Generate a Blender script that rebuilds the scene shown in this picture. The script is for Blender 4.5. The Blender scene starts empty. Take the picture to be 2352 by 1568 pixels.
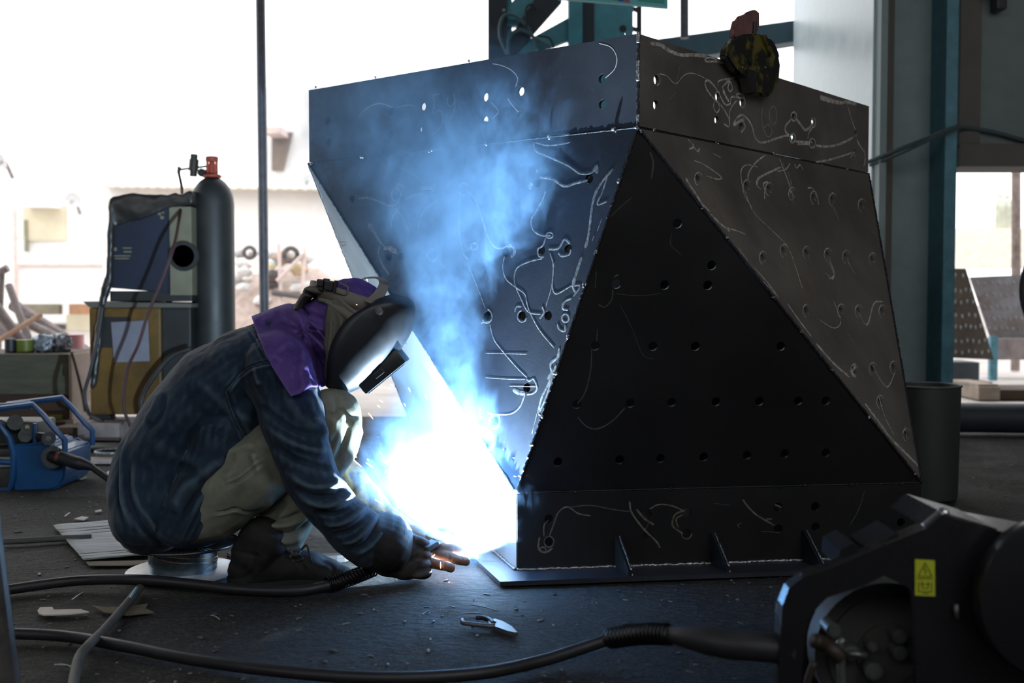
import bpy, bmesh, math, random
from mathutils import Vector, Matrix, noise
random.seed(7)
S = bpy.context.scene
COL = S.collection
F = 2626.0
PITCH = math.atan(114 / F)
CAMH = 0.76
# ---------------- camera ----------------
cd = bpy.data.cameras.new('camera'); cam = bpy.data.objects.new('camera', cd); COL.objects.link(cam)
cam.location = (0, 0, CAMH); cam.rotation_euler = (math.pi / 2 - PITCH, 0, 0)
cd.sensor_width = 36; cd.lens = 36 * F / 2352
cd.dof.use_dof = True; cd.dof.focus_distance = 3.02; cd.dof.aperture_fstop = 3.6
cd.clip_start = 0.05; cd.clip_end = 300
S.camera = cam
# ---------------- world ----------------
SKY = 2.9
w = bpy.data.worlds.new('sky'); S.world = w; w.use_nodes = True
wn = w.node_tree; wn.nodes.clear()
wo = wn.nodes.new('ShaderNodeOutputWorld'); wb = wn.nodes.new('ShaderNodeBackground')
wt = wn.nodes.new('ShaderNodeTexSky'); wt.sky_type = 'HOSEK_WILKIE'; wt.turbidity = 9; wt.ground_albedo = .6
wt.sun_direction = Vector((-.5, .6, .75)).normalized()
wm = wn.nodes.new('ShaderNodeMixRGB'); wm.inputs[0].default_value = .82; wm.inputs[2].default_value = (.97, .98, 1, 1)
wn.links.new(wt.outputs[0], wm.inputs[1]); wn.links.new(wm.outputs[0], wb.inputs[0]); wb.inputs[1].default_value = SKY
wn.links.new(wb.outputs[0], wo.inputs[0])
# ---------------- exposure ----------------
vs = S.view_settings; vs.view_transform = 'Standard'; vs.look = 'None'; vs.exposure = 0.0; vs.gamma = 1; vs.use_curve_mapping = False
S.cycles.max_bounces = 6; S.cycles.diffuse_bounces = 4; S.cycles.glossy_bounces = 3; S.cycles.volume_bounces = 0
S.cycles.transparent_max_bounces = 8; S.cycles.sample_clamp_indirect = 4; S.cycles.volume_step_rate = 1.0; S.cycles.volume_max_steps = 128
S.cycles.use_denoising = True; S.cycles.caustics_reflective = False; S.cycles.caustics_refractive = False

# ---------------- helpers ----------------
cp, sp_ = math.cos(PITCH), math.sin(PITCH)
def ray(px, py):
    x = (px - 1176) / F; y = -(py - 784) / F
    return Vector((x, cp + sp_ * y, -sp_ + cp * y))
def P(px, py, Y):
    d = ray(px, py); k = Y / d.y
    return Vector((d.x * k, Y, CAMH + d.z * k))
def G(px, py, z=0.0):
    d = ray(px, py); k = (z - CAMH) / d.z
    return Vector((d.x * k, d.y * k, z))
def onplane(px, py, o, n):
    d = ray(px, py); c = Vector((0, 0, CAMH)); k = (o - c).dot(n) / d.dot(n)
    return c + d * k
def proj(v):
    d = v - Vector((0, 0, CAMH)); fz = d.y * cp - d.z * sp_; up = d.y * sp_ + d.z * cp
    return 1176 + F * d.x / fz, 784 - F * up / fz
def nz(v, s=1.0, seed=0.0):
    return noise.noise(Vector(v) * s + Vector((seed, seed * 1.7, -seed)))
def smooth(pts, n=8):
    pts = [Vector(p) for p in pts]
    if len(pts) < 3: return pts
    out = []; q = [pts[0] * 2 - pts[1]] + pts + [pts[-1] * 2 - pts[-2]]
    for i in range(1, len(q) - 2):
        a, b, c, d = q[i - 1:i + 3]
        for k in range(n):
            t = k / n
            out.append(.5 * ((2 * b) + (c - a) * t + (2 * a - 5 * b + 4 * c - d) * t * t + (3 * b - a - 3 * c + d) * t ** 3))
    out.append(pts[-1]); return out

MATS = {}
def mat(name, col, rough=.6, metal=0.0, var=.25, scale=8.0, bump=0.0, bscale=60.0, col2=None, emis=None, estr=0, spec=.5, stretch=None, thr=(.35, .65), trans=0, alpha=1, coat=0):
    m = bpy.data.materials.new(name); m.use_nodes = True; MATS[name] = m
    nt = m.node_tree; b = nt.nodes['Principled BSDF']; L = nt.links
    c = tuple(col) + (1,); c2 = tuple(col2) + (1,) if col2 else tuple(max(0, x * (1 - var)) for x in col) + (1,)
    tc = nt.nodes.new('ShaderNodeTexCoord'); mp = nt.nodes.new('ShaderNodeMapping'); L.new(tc.outputs['Object'], mp.inputs[0])
    if stretch: mp.inputs['Scale'].default_value = stretch
    n = nt.nodes.new('ShaderNodeTexNoise'); n.inputs['Scale'].default_value = scale; n.inputs['Detail'].default_value = 6; n.inputs['Roughness'].default_value = .65
    L.new(mp.outputs[0], n.inputs['Vector'])
    r = nt.nodes.new('ShaderNodeValToRGB'); r.color_ramp.elements[0].position = thr[0]; r.color_ramp.elements[1].position = thr[1]
    r.color_ramp.elements[0].color = c2; r.color_ramp.elements[1].color = c
    L.new(n.outputs['Fac'], r.inputs[0]); L.new(r.outputs[0], b.inputs['Base Color'])
    mr = nt.nodes.new('ShaderNodeMapRange'); mr.inputs[3].default_value = max(.03, rough - .12); mr.inputs[4].default_value = min(1, rough + .12)
    L.new(n.outputs['Fac'], mr.inputs[0]); L.new(mr.outputs[0], b.inputs['Roughness'])
    b.inputs['Metallic'].default_value = metal; b.inputs['Specular IOR Level'].default_value = spec
    b.inputs['Coat Weight'].default_value = coat; b.inputs['Transmission Weight'].default_value = trans; b.inputs['Alpha'].default_value = alpha
    if bump:
        n2 = nt.nodes.new('ShaderNodeTexNoise'); n2.inputs['Scale'].default_value = bscale; n2.inputs['Detail'].default_value = 5
        L.new(mp.outputs[0], n2.inputs['Vector'])
        bp = nt.nodes.new('ShaderNodeBump'); bp.inputs['Strength'].default_value = 1; bp.inputs['Distance'].default_value = bump
        L.new(n2.outputs['Fac'], bp.inputs['Height']); L.new(bp.outputs[0], b.inputs['Normal'])
    if emis:
        b.inputs['Emission Color'].default_value = tuple(emis) + (1,); b.inputs['Emission Strength'].default_value = estr
    return m

def obj(name, bm_or_mesh, mats, parent=None, smooth_sh=False, kind=None):
    if isinstance(bm_or_mesh, bmesh.types.BMesh):
        me = bpy.data.meshes.new(name); bmesh.ops.recalc_face_normals(bm_or_mesh, faces=bm_or_mesh.faces[:]); bm_or_mesh.to_mesh(me); bm_or_mesh.free()
    else: me = bm_or_mesh
    if not isinstance(mats, (list, tuple)): mats = [mats]
    for m in mats: me.materials.append(m)
    if smooth_sh:
        for p in me.polygons: p.use_smooth = True
        if smooth_sh != 'all':
            me.set_sharp_from_angle(angle=math.radians(smooth_sh if smooth_sh is not True else 40))
    o = bpy.data.objects.new(name, me); COL.objects.link(o)
    if parent: o.parent = parent; o.matrix_parent_inverse = parent.matrix_basis.inverted()
    if kind: o['kind'] = kind
    return o
def tag(o, label, cat, group=None, kind=None):
    o['label'] = label; o['category'] = cat
    if group: o['group'] = group
    if kind: o['kind'] = kind
    return o
def thing(name, label, cat, loc=(0, 0, 0), group=None):
    o = bpy.data.objects.new(name, None); COL.objects.link(o); o.location = loc; o.empty_display_size = .1
    return tag(o, label, cat, group)
def box(bm, c, s, rot=None, bev=0):
    r = bmesh.ops.create_cube(bm, size=1)
    vs_ = r['verts']
    M = Matrix.Translation(c) @ (rot if rot else Matrix()) @ Matrix.Diagonal((s[0], s[1], s[2], 1))
    bmesh.ops.transform(bm, matrix=M, verts=vs_)
    if bev:
        es = list({e for v in vs_ for e in v.link_edges})
        bmesh.ops.bevel(bm, geom=es, offset=bev, segments=2, affect='EDGES', profile=.6)
    return vs_
def RZ(a): return Matrix.Rotation(a, 4, 'Z')
def RX(a): return Matrix.Rotation(a, 4, 'X')
def RY(a): return Matrix.Rotation(a, 4, 'Y')
def cyl(bm, a, b, r, r2=None, seg=20, caps=True):
    a, b = Vector(a), Vector(b); d = b - a
    M = Matrix.Translation((a + b) / 2) @ d.to_track_quat('Z', 'Y').to_matrix().to_4x4()
    bmesh.ops.create_cone(bm, cap_ends=caps, segments=seg, radius1=r, radius2=r if r2 is None else r2, depth=d.length, matrix=M)
def ball(bm, c, r, seg=12, sc=None):
    M = Matrix.Translation(c) @ (Matrix.Diagonal((sc[0], sc[1], sc[2], 1)) if sc else Matrix())
    bmesh.ops.create_uvsphere(bm, u_segments=seg, v_segments=max(6, seg * 2 // 3), radius=r, matrix=M)
def frames(pts):
    T = []
    for i in range(len(pts)):
        a = pts[max(0, i - 1)]; b = pts[min(len(pts) - 1, i + 1)]
        t = (b - a); T.append(t.normalized() if t.length > 1e-9 else Vector((0, 0, 1)))
    up = Vector((0, 1, 0)) if abs(T[0].y) < .9 else Vector((1, 0, 0))
    N = []
    n = (up - T[0] * up.dot(T[0])).normalized()
    for t in T:
        n = (n - t * n.dot(t)); n = n.normalized() if n.length > 1e-6 else t.orthogonal().normalized(); N.append(n)
    return T, N
def tube(bm, pts, r, seg=10, caps=True, mi=0):
    pts = [Vector(p) for p in pts]; T, N = frames(pts); rings = []
    for i, p in enumerate(pts):
        rr = r[i] if isinstance(r, (list, tuple)) else (r(i / (len(pts) - 1)) if callable(r) else r)
        B = T[i].cross(N[i]); ring = []
        for k in range(seg):
            a = 2 * math.pi * k / seg
            ring.append(bm.verts.new(p + N[i] * math.cos(a) * rr + B * math.sin(a) * rr))
        rings.append(ring)
    for i in range(len(rings) - 1):
        for k in range(seg):
            f = bm.faces.new((rings[i][k], rings[i][(k + 1) % seg], rings[i + 1][(k + 1) % seg], rings[i + 1][k])); f.material_index = mi
    if caps:
        bm.faces.new(rings[0][::-1]).material_index = mi; bm.faces.new(rings[-1]).material_index = mi
def lathe(bm, prof, c=(0, 0, 0), seg=32, rot=None):
    c = Vector(c); rings = []
    for r, z in prof:
        ring = []
        for k in range(seg):
            a = 2 * math.pi * k / seg; v = Vector((r * math.cos(a), r * math.sin(a), z))
            if rot: v = rot @ v
            ring.append(bm.verts.new(c + v))
        rings.append(ring)
    for i in range(len(rings) - 1):
        for k in range(seg):
            bm.faces.new((rings[i][k], rings[i][(k + 1) % seg], rings[i + 1][(k + 1) % seg], rings[i + 1][k]))
    bm.faces.new(rings[0][::-1]); bm.faces.new(rings[-1])
def prism(bm, poly, d):
    """closed polygon (3D points) extruded by vector d"""
    a = [bm.verts.new(Vector(p)) for p in poly]; b = [bm.verts.new(Vector(p) + Vector(d)) for p in poly]
    n = len(a); bm.faces.new(a); bm.faces.new(b[::-1])
    for i in range(n): bm.faces.new((a[i], b[i], b[(i + 1) % n], a[(i + 1) % n]))
def BM(): return bmesh.new()
def floor_mat():
    m = bpy.data.materials.new('dirt_floor'); m.use_nodes = True; nt = m.node_tree; L = nt.links; b = nt.nodes['Principled BSDF']
    tc = nt.nodes.new('ShaderNodeTexCoord')
    def N(s, d, stretch=None):
        n = nt.nodes.new('ShaderNodeTexNoise'); n.inputs['Scale'].default_value = s; n.inputs['Detail'].default_value = d; n.inputs['Roughness'].default_value = .7
        if stretch:
            mp = nt.nodes.new('ShaderNodeMapping'); mp.inputs['Scale'].default_value = stretch; L.new(tc.outputs['Object'], mp.inputs[0]); L.new(mp.outputs[0], n.inputs['Vector'])
        else: L.new(tc.outputs['Object'], n.inputs['Vector'])
        return n
    a = N(3, 8); c = N(42, 12, (1, 1.8, 1)); v = nt.nodes.new('ShaderNodeTexVoronoi'); v.inputs['Scale'].default_value = 38; L.new(tc.outputs['Object'], v.inputs['Vector'])
    mx = nt.nodes.new('ShaderNodeMixRGB'); mx.inputs[0].default_value = .5; L.new(a.outputs['Fac'], mx.inputs[1]); L.new(c.outputs['Fac'], mx.inputs[2])
    r = nt.nodes.new('ShaderNodeValToRGB'); e = r.color_ramp.elements
    e[0].position = .36; e[0].color = (.008, .0085, .010, 1); e[1].position = .64; e[1].color = (.082, .077, .070, 1)
    L.new(mx.outputs[0], r.inputs[0])
    g = N(150, 4); gr = nt.nodes.new('ShaderNodeValToRGB'); ge = gr.color_ramp.elements; ge[0].position = .38; ge[0].color = (.35, .35, .35, 1); ge[1].position = .68; ge[1].color = (1.9, 1.85, 1.75, 1)
    L.new(g.outputs['Fac'], gr.inputs[0]); mg = nt.nodes.new('ShaderNodeMixRGB'); mg.blend_type = 'MULTIPLY'; mg.inputs[0].default_value = 1; L.new(r.outputs[0], mg.inputs[1]); L.new(gr.outputs[0], mg.inputs[2]); L.new(mg.outputs[0], b.inputs['Base Color'])
    rr = nt.nodes.new('ShaderNodeMapRange'); rr.inputs[1].default_value = .3; rr.inputs[2].default_value = .7; rr.inputs[3].default_value = .62; rr.inputs[4].default_value = .95; L.new(a.outputs['Fac'], rr.inputs[0]); L.new(rr.outputs[0], b.inputs['Roughness'])
    b.inputs['Specular IOR Level'].default_value = .22
    ad = nt.nodes.new('ShaderNodeMath'); ad.operation = 'MULTIPLY_ADD'; L.new(c.outputs['Fac'], ad.inputs[0]); ad.inputs[1].default_value = 1.6; L.new(v.outputs['Distance'], ad.inputs[2])
    bp = nt.nodes.new('ShaderNodeBump'); bp.inputs['Distance'].default_value = .014; L.new(ad.outputs[0], bp.inputs['Height']); L.new(bp.outputs[0], b.inputs['Normal'])
    return m
M_floor = floor_mat()
def steel(name, c1, c2, rust=None, rough=.42, metal=.75):
    m = mat(name, c1, rough=rough, metal=metal, col2=c2, scale=3.0, bump=.00012, bscale=160, thr=(.3, .7))
    nt = m.node_tree; L = nt.links; b = nt.nodes['Principled BSDF']; ramp = [n for n in nt.nodes if n.type == 'VALTORGB'][0]
    mp = [n for n in nt.nodes if n.type == 'MAPPING'][0]
    # fine mill marks
    w = nt.nodes.new('ShaderNodeTexNoise'); w.inputs['Scale'].default_value = 14 if not rust or rust[0] < rust[2] * 2 else 3.5; w.inputs['Detail'].default_value = 8; w.inputs['Roughness'].default_value = .8
    L.new(mp.outputs[0], w.inputs['Vector'])
    rr = nt.nodes.new('ShaderNodeValToRGB'); rr.color_ramp.elements[0].position = .58; rr.color_ramp.elements[1].position = .74
    L.new(w.outputs['Fac'], rr.inputs[0]); mx = nt.nodes.new('ShaderNodeMixRGB'); L.new(rr.outputs[0], mx.inputs[0]); L.new(ramp.outputs[0], mx.inputs[1])
    mx.inputs[2].default_value = tuple(rust) + (1,) if rust else tuple(x * 1.6 for x in c1) + (1,)
    L.new(mx.outputs[0], b.inputs['Base Color'])
    return m
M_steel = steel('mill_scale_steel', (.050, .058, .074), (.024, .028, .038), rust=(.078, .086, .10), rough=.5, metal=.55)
M_steelP = steel('arc_lit_mill_steel', (.34, .36, .37), (.24, .26, .27), rust=(.40, .41, .41), rough=.5, metal=.4)  # arc light put into the colour of the left-hand plates
M_steelR = steel('front_lit_rusty_steel', (.29, .255, .225), (.14, .125, .112), rust=(.27, .13, .06), rough=.5, metal=.6)  # real rust tint; the paler base has front light put into its colour
M_steelF = steel('shaded_front_steel', (.018, .018, .019), (.009, .009, .010), rust=(.026, .02, .018), rough=.5, metal=.5)  # shade of the overhanging front put into a near-black steel colour
M_scr = mat('ground_bare_steel', (.34, .35, .35), rough=.5, metal=.4, var=.75, scale=110)
M_scrR = mat('warm_ground_steel', (.72, .67, .60), rough=.5, metal=.25, var=.7, scale=80)
M_scrD = mat('shaded_ground_steel', (.16, .15, .135), rough=.6, metal=.2, var=.7, scale=60)  # scratch colour darkened for the shade on the front plate
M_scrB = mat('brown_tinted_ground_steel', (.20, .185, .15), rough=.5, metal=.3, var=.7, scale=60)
M_chalkD = mat('shaded_chalk_line', (.08, .08, .078), rough=.95, var=.5, scale=200)  # chalk colour darkened for the shade on the front plates
M_chalk = mat('chalk_line', (.36, .37, .37), rough=.95, var=.5, scale=200)
M_weld = mat('weld_bead_metal', (.35, .36, .38), rough=.3, metal=.9, var=.5, scale=120, bump=.002, bscale=200)
M_burn = mat('burnt_weld_metal', (.04, .04, .045), rough=.45, metal=.6, var=.5, scale=120, bump=.002, bscale=200)
# ---------------- setting ----------------
def struct(name, bm, m, **k): return obj(name, bm, m, kind='structure', **k)
YE = 7.0      # where the workshop floor ends
bm = BM()
nx, ny = 150, 130
def fh(x, y): return .004 * nz((x, y, 0), 2.2) + .0025 * nz((x, y, 3), 9)
gx = [-7.5 + 13.0 * i / nx for i in range(nx + 1)]; gy = [-3 + (YE + 3) * j / ny for j in range(ny + 1)]
V = [[bm.verts.new((x, y, fh(x, y) - .005)) for x in gx] for y in gy]
for j in range(ny):
    for i in range(nx): bm.faces.new((V[j][i], V[j][i + 1], V[j + 1][i + 1], V[j + 1][i]))
struct('floor', bm, M_floor, smooth_sh='all')
M_yard = mat('pale_yard_concrete', (.55, .5, .47), rough=.9, var=.35, scale=1.5, bump=.01, bscale=8)
bm = BM(); box(bm, (0, YE + 30, -.06), (90, 60, .1)); box(bm, (-22.5 , 2, -.06), (30, 10, .1)); struct('ground_1', bm, M_yard)
M_roof = mat('roof_sheet', (.06, .065, .07), rough=.8)
bm = BM(); box(bm, (-3.2, 1.9, 4.3), (8.0, 10.6, .12)); box(bm, (5.35, 1.9, 4.3), (1.9, 10.6, .12)); box(bm, (2.6, 3.6, 4.3), (3.6, 7.2, .12)); box(bm, (2.6, -2.9, 4.3), (3.6, 1.0, .12)); struct('ceiling', bm, M_roof)   # gap over the camera's right is added to let fill light in
M_wallp = mat('grey_green_wall_paint', (.19, .23, .22), rough=.7, var=.25, scale=2.5, bump=.001)
bm = BM(); box(bm, (-0.6, -3.2, 1.3), (13.4, .2, 2.6)); struct('wall_rear', bm, M_roof)   # unseen; the open band above is added to let front fill in
bm = BM(); box(bm, (6.2, 1.5, 2.1), (.2, 9.4, 4.3)); struct('wall_right', bm, M_roof)
bm = BM(); box(bm, (-7.3, 0.8, 2.1), (.2, 8.0, 4.3)); struct('wall_left_light_block', bm, M_roof)  # unseen wall, added to block light from the left
# steel stanchion pier on the right: front face, receding left face
M_teal = mat('chipped_teal_paint', (.09, .26, .33), rough=.5, var=.35, scale=14, bump=.001, bscale=50, col2=(.05, .17, .22))
M_pale = mat('sky_lit_column_paint', (.60, .71, .76), rough=.38, var=.18, scale=5, bump=.001, bscale=30)  # sky light from the left put into the side face's colour
M_gg = mat('grey_teal_column_paint', (.25, .32, .325), rough=.6, var=.2, scale=4, bump=.001, bscale=30)
M_brown = mat('brown_grey_finish', (.13, .118, .10), rough=.7, var=.2, scale=4)
Yc = 6.0
def X(px, Y): return (px - 1176) / F * Y
x0, x1, x2, x3 = X(1997, Yc), X(2052, Yc), X(2150, Yc), X(2190, Yc)
col = thing('steel_column', 'tall grey-teal steel column standing right behind the welded hopper', 'column', (x0, Yc, 0))
bm = BM(); box(bm, (x0 + .015, Yc + .85, 2.12), (.03, 1.7, 4.24)); obj('side_plate', bm, M_pale, col)['label'] = 'pale blue side face'
bm = BM(); box(bm, ((x0 + x2) / 2 + .03, Yc + .14, 2.12), (x2 - x0 - .01, .02, 4.24)); obj('web', bm, M_gg, col)
bm = BM(); box(bm, (x0 + .03, Yc + .02, 2.12), (.035, .22, 4.24)); obj('flange', bm, M_gg, col)
bm = BM(); box(bm, ((x0 + x1) / 2 + .03, Yc + .10, 2.12), (x1 - x0 - .04, .05, 4.24)); obj('brown_stripe', bm, M_brown, col)['label'] = 'brown strip down the column'  # brown strip, darker than the rest of the column front
bm = BM(); box(bm, (x2 + .03, Yc + .03, 2.12), (.062, .24, 4.24), bev=.004); obj('flange', bm, M_teal, col)['label'] = 'chipped teal edge flange'
# wall to the right with a door-like opening
YW = 6.25
def WX(px): return X(px, YW)
def WZ(py): return P(1176, py, YW).z
bm = BM()
box(bm, ((WX(2166) + 8.0) / 2, YW + .1, (WZ(345) + 4.24) / 2), (8.0 - WX(2166), .2, 4.24 - WZ(345)))
box(bm, ((WX(2160) + WX(2189)) / 2, YW + .06, 2.1), (WX(2189) - WX(2160), .12, 4.2))
box(bm, ((WX(2480) + 8) / 2, YW + .1, 2.1), (8 - WX(2480), .2, 4.2))
struct('wall_back', bm, M_wallp)
bm = BM(); box(bm, ((WX(2192) + WX(2480)) / 2, YW + .12, (WZ(332) + WZ(384)) / 2), (WX(2480) - WX(2192), .34, WZ(332) - WZ(384) - .0), bev=.004); struct('trim_1', bm, M_brown)
bm = BM(); box(bm, (WX(2216), YW - .013, (WZ(340) + 4.2) / 2), (WX(2240) - WX(2192), .02, 4.2 - WZ(340))); o = struct('trim_2', bm, M_brown)

M_dsteel = mat('dark_painted_steel', (.06, .07, .09), rough=.55, var=.3)
M_grate = mat('grey_galvanised', (.14, .14, .16), rough=.5, metal=.4, var=.35, scale=20)
# ---------------- the welded steel hopper ----------------
zt, zb, zt0, zb1 = 1.418, 1.178, .0, .222
def XY(px, Y): v = P(px, 700, Y); return Vector((v.x, Y, 0))
T0 = XY(1463, 2.93); TL = XY(711, 3.75); TR = XY(1991, 4.07); TK = TL + TR - T0
B0 = Vector((.012, 3.046, 0)); B1 = Vector((1.157, 3.21, 0)); B3 = Vector((-.384, 4.44, 0)); B2 = B1 + B3 - B0
def up(v, z): return Vector((v.x, v.y, z))
hop = thing('steel_hopper', 'huge dark welded steel plate hopper with bolt holes, standing on the floor', 'steel fabrication', (.4, 3.8, 0))
def plate(name, cs, holes=(), t=.01, mats=None, strokes=(), inset=.0025, r=.0128, hole3=(), label=None, parent=None):
    c = [Vector(v) for v in cs]
    n = (c[1] - c[0]).cross(c[2] - c[0]).normalized()
    cen = sum(c, Vector()) / len(c)
    # outward = away from hopper axis
    ax = Vector((.36, 3.85, cen.z))
    if n.dot(cen - ax) < 0: n = -n
    u = (c[1] - c[0]).normalized(); v = n.cross(u)
    o = c[0]
    to2 = lambda p: ((p - o).dot(u), (p - o).dot(v)); to3 = lambda q, d=0: o + u * q[0] + v * q[1] + n * d
    poly = [to2(p) for p in c]
    A = sum(poly[i][0] * poly[(i + 1) % len(poly)][1] - poly[(i + 1) % len(poly)][0] * poly[i][1] for i in range(len(poly)))
    if A < 0: poly.reverse()
    # inset
    m = len(poly); ins = []
    for i in range(m):
        p0, p1, p2 = Vector(poly[i - 1]), Vector(poly[i]), Vector(poly[(i + 1) % m])
        d1 = (p1 - p0).normalized(); d2 = (p2 - p1).normalized(); n1 = Vector((-d1.y, d1.x)); n2 = Vector((-d2.y, d2.x))
        b = n1 + n2; ins.append(p1 + b * inset / max(.3, (1 + n1.dot(n2)))) 
    poly = [tuple(p) for p in ins]
    def inside(q, mg):
        for i in range(m):
            a, b = Vector(poly[i]), Vector(poly[(i + 1) % m]); d = (b - a).normalized()
            if Vector((-d.y, d.x)).dot(Vector(q) - a) < mg: return False
        return True
    hs = []
    for h in list(holes) + list(hole3):
        q = to2(onplane(h[0], h[1], o, n)) if len(h) == 2 else to2(Vector(h))
        if inside(q, r * 1.2) and all((Vector(q) - Vector(k)).length > r * 2.2 for k in hs): hs.append(q)
    bm = BM(); loops = [poly] + [[(q[0] + r * math.cos(a * math.pi / 9), q[1] + r * math.sin(a * math.pi / 9)) for a in range(18)] for q in hs]
    fv, bv, edges = [], [], []
    for lp in loops:
        vs_ = [bm.verts.new(to3(q)) for q in lp]; fv.append(vs_)
        for i in range(len(vs_)): edges.append(bm.edges.new((vs_[i], vs_[(i + 1) % len(vs_)])))
    bmesh.ops.triangle_fill(bm, edges=edges, use_beauty=True, normal=n)
    tris = [tuple(f.verts) for f in bm.faces]
    mp = {}
    for vs_ in fv:
        bl = [bm.verts.new(x.co - n * t) for x in vs_]
        for a, b in zip(vs_, bl): mp[a] = b
        for i in range(len(vs_)):
            j = (i + 1) % len(vs_); bm.faces.new((vs_[i], vs_[j], bl[j], bl[i]))
    for f in tris: bm.faces.new([mp[x] for x in reversed(f)])
    bmesh.ops.recalc_face_normals(bm, faces=bm.faces[:])
    # grinding and chalk marks as thin raised ribbons
    for s in strokes:
        pts, wd, mi = s[0], s[1], s[2]
        pp = smooth([onplane(x, y, o, n) for x, y in pts], 7) if len(pts) > 2 else [onplane(x, y, o, n) for x, y in pts]
        hw = wd / F * pp[0].y / 2; prev = None
        for i, p in enumerate(pp):
            a = pp[max(0, i - 1)]; b = pp[min(len(pp) - 1, i + 1)]; tg = (b - a)
            if tg.length < 1e-7: continue
            sd = n.cross(tg.normalized()); ww = hw * (.75 + .5 * abs(nz(p, 60, 3)))
            if i in (0, len(pp) - 1): ww *= .4
            ht = .00030 + .00008 * mi
            cur = (bm.verts.new(p + sd * ww + n * .0002), bm.verts.new(p + n * ht), bm.verts.new(p - sd * ww + n * .0002))
            if prev:
                for k in (0, 1):
                    f = bm.faces.new((prev[k], prev[k + 1], cur[k + 1], cur[k])); f.material_index = mi
            prev = cur
    me = bpy.data.meshes.new(name); bm.to_mesh(me); bm.free()
    ob = obj(name, me, mats or [M_steel, M_scr, M_chalk], parent or hop)
    if label: ob['label'] = label
    return o, n
Z4 = lambda L, x0=680, y0=50, s=.4464: [(x0 + a * s, y0 + b * s) for a, b in L]
Z5 = lambda L: [(1400 + a * .4465, b * .4465) for a, b in L]
Z6 = lambda L: [(1150 + a * .5102, 600 + b * .5102) for a, b in L]
Z2 = lambda L: [(1040 + a * .3953, 380 + b * .3953) for a, b in L]      # zoom of the left inverted face
Z3 = lambda L: [(1460 + a * .2551, 80 + b * .2551) for a, b in L]       # zoom of the right band
def ring(cx, cy, rx, ry, a0=0, a1=360, n=10): return [(cx + rx * math.cos(math.radians(a0 + (a1 - a0) * k / n)), cy + ry * math.sin(math.radians(a0 + (a1 - a0) * k / n))) for k in range(n + 1)]
S1 = 1; C1 = 2
# --- left band (59)
hL = Z4([(162, 510), (170, 615), (487, 460), (485, 576), (652, 437), (645, 551), (973, 387), (972, 507), (1156, 358), (1155, 482), (1577, 293), (1578, 425)])
stL = [(Z4([(740, 372), (708, 380), (712, 430), (700, 480), (735, 455), (755, 480), (745, 540), (702, 582)]), 2.6, C1),
       (Z4([(783, 385), (778, 415), (795, 435), (815, 410), (812, 370)]), 2.4, C1), (Z4([(818, 400), (815, 450), (780, 540)]), 2.4, C1),
       (Z4([(1010, 215), (1060, 225), (1110, 250), (1140, 290), (1130, 335)]), 3, C1), (Z4([(1090, 395), (1110, 425), (1145, 465)]), 3, C1),
       (Z4([(1560, 110), (1620, 130), (1650, 180), (1640, 240), (1590, 290)]), 3, C1), (Z4([(320, 490), (370, 440), (430, 420), (500, 440)]), 2, C1),
       (Z4([(520, 440), (560, 430), (600, 430), (620, 450)]), 2, C1), (Z4([(1000, 410), (1040, 460), (1010, 500)]), 2, C1)]
plate('band_plate', [up(T0, zt), up(T0, zb), up(TL, zb), up(TL, zt)], hL, strokes=stL, inset=.004, label='upper left band plate chalked 59')
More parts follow.
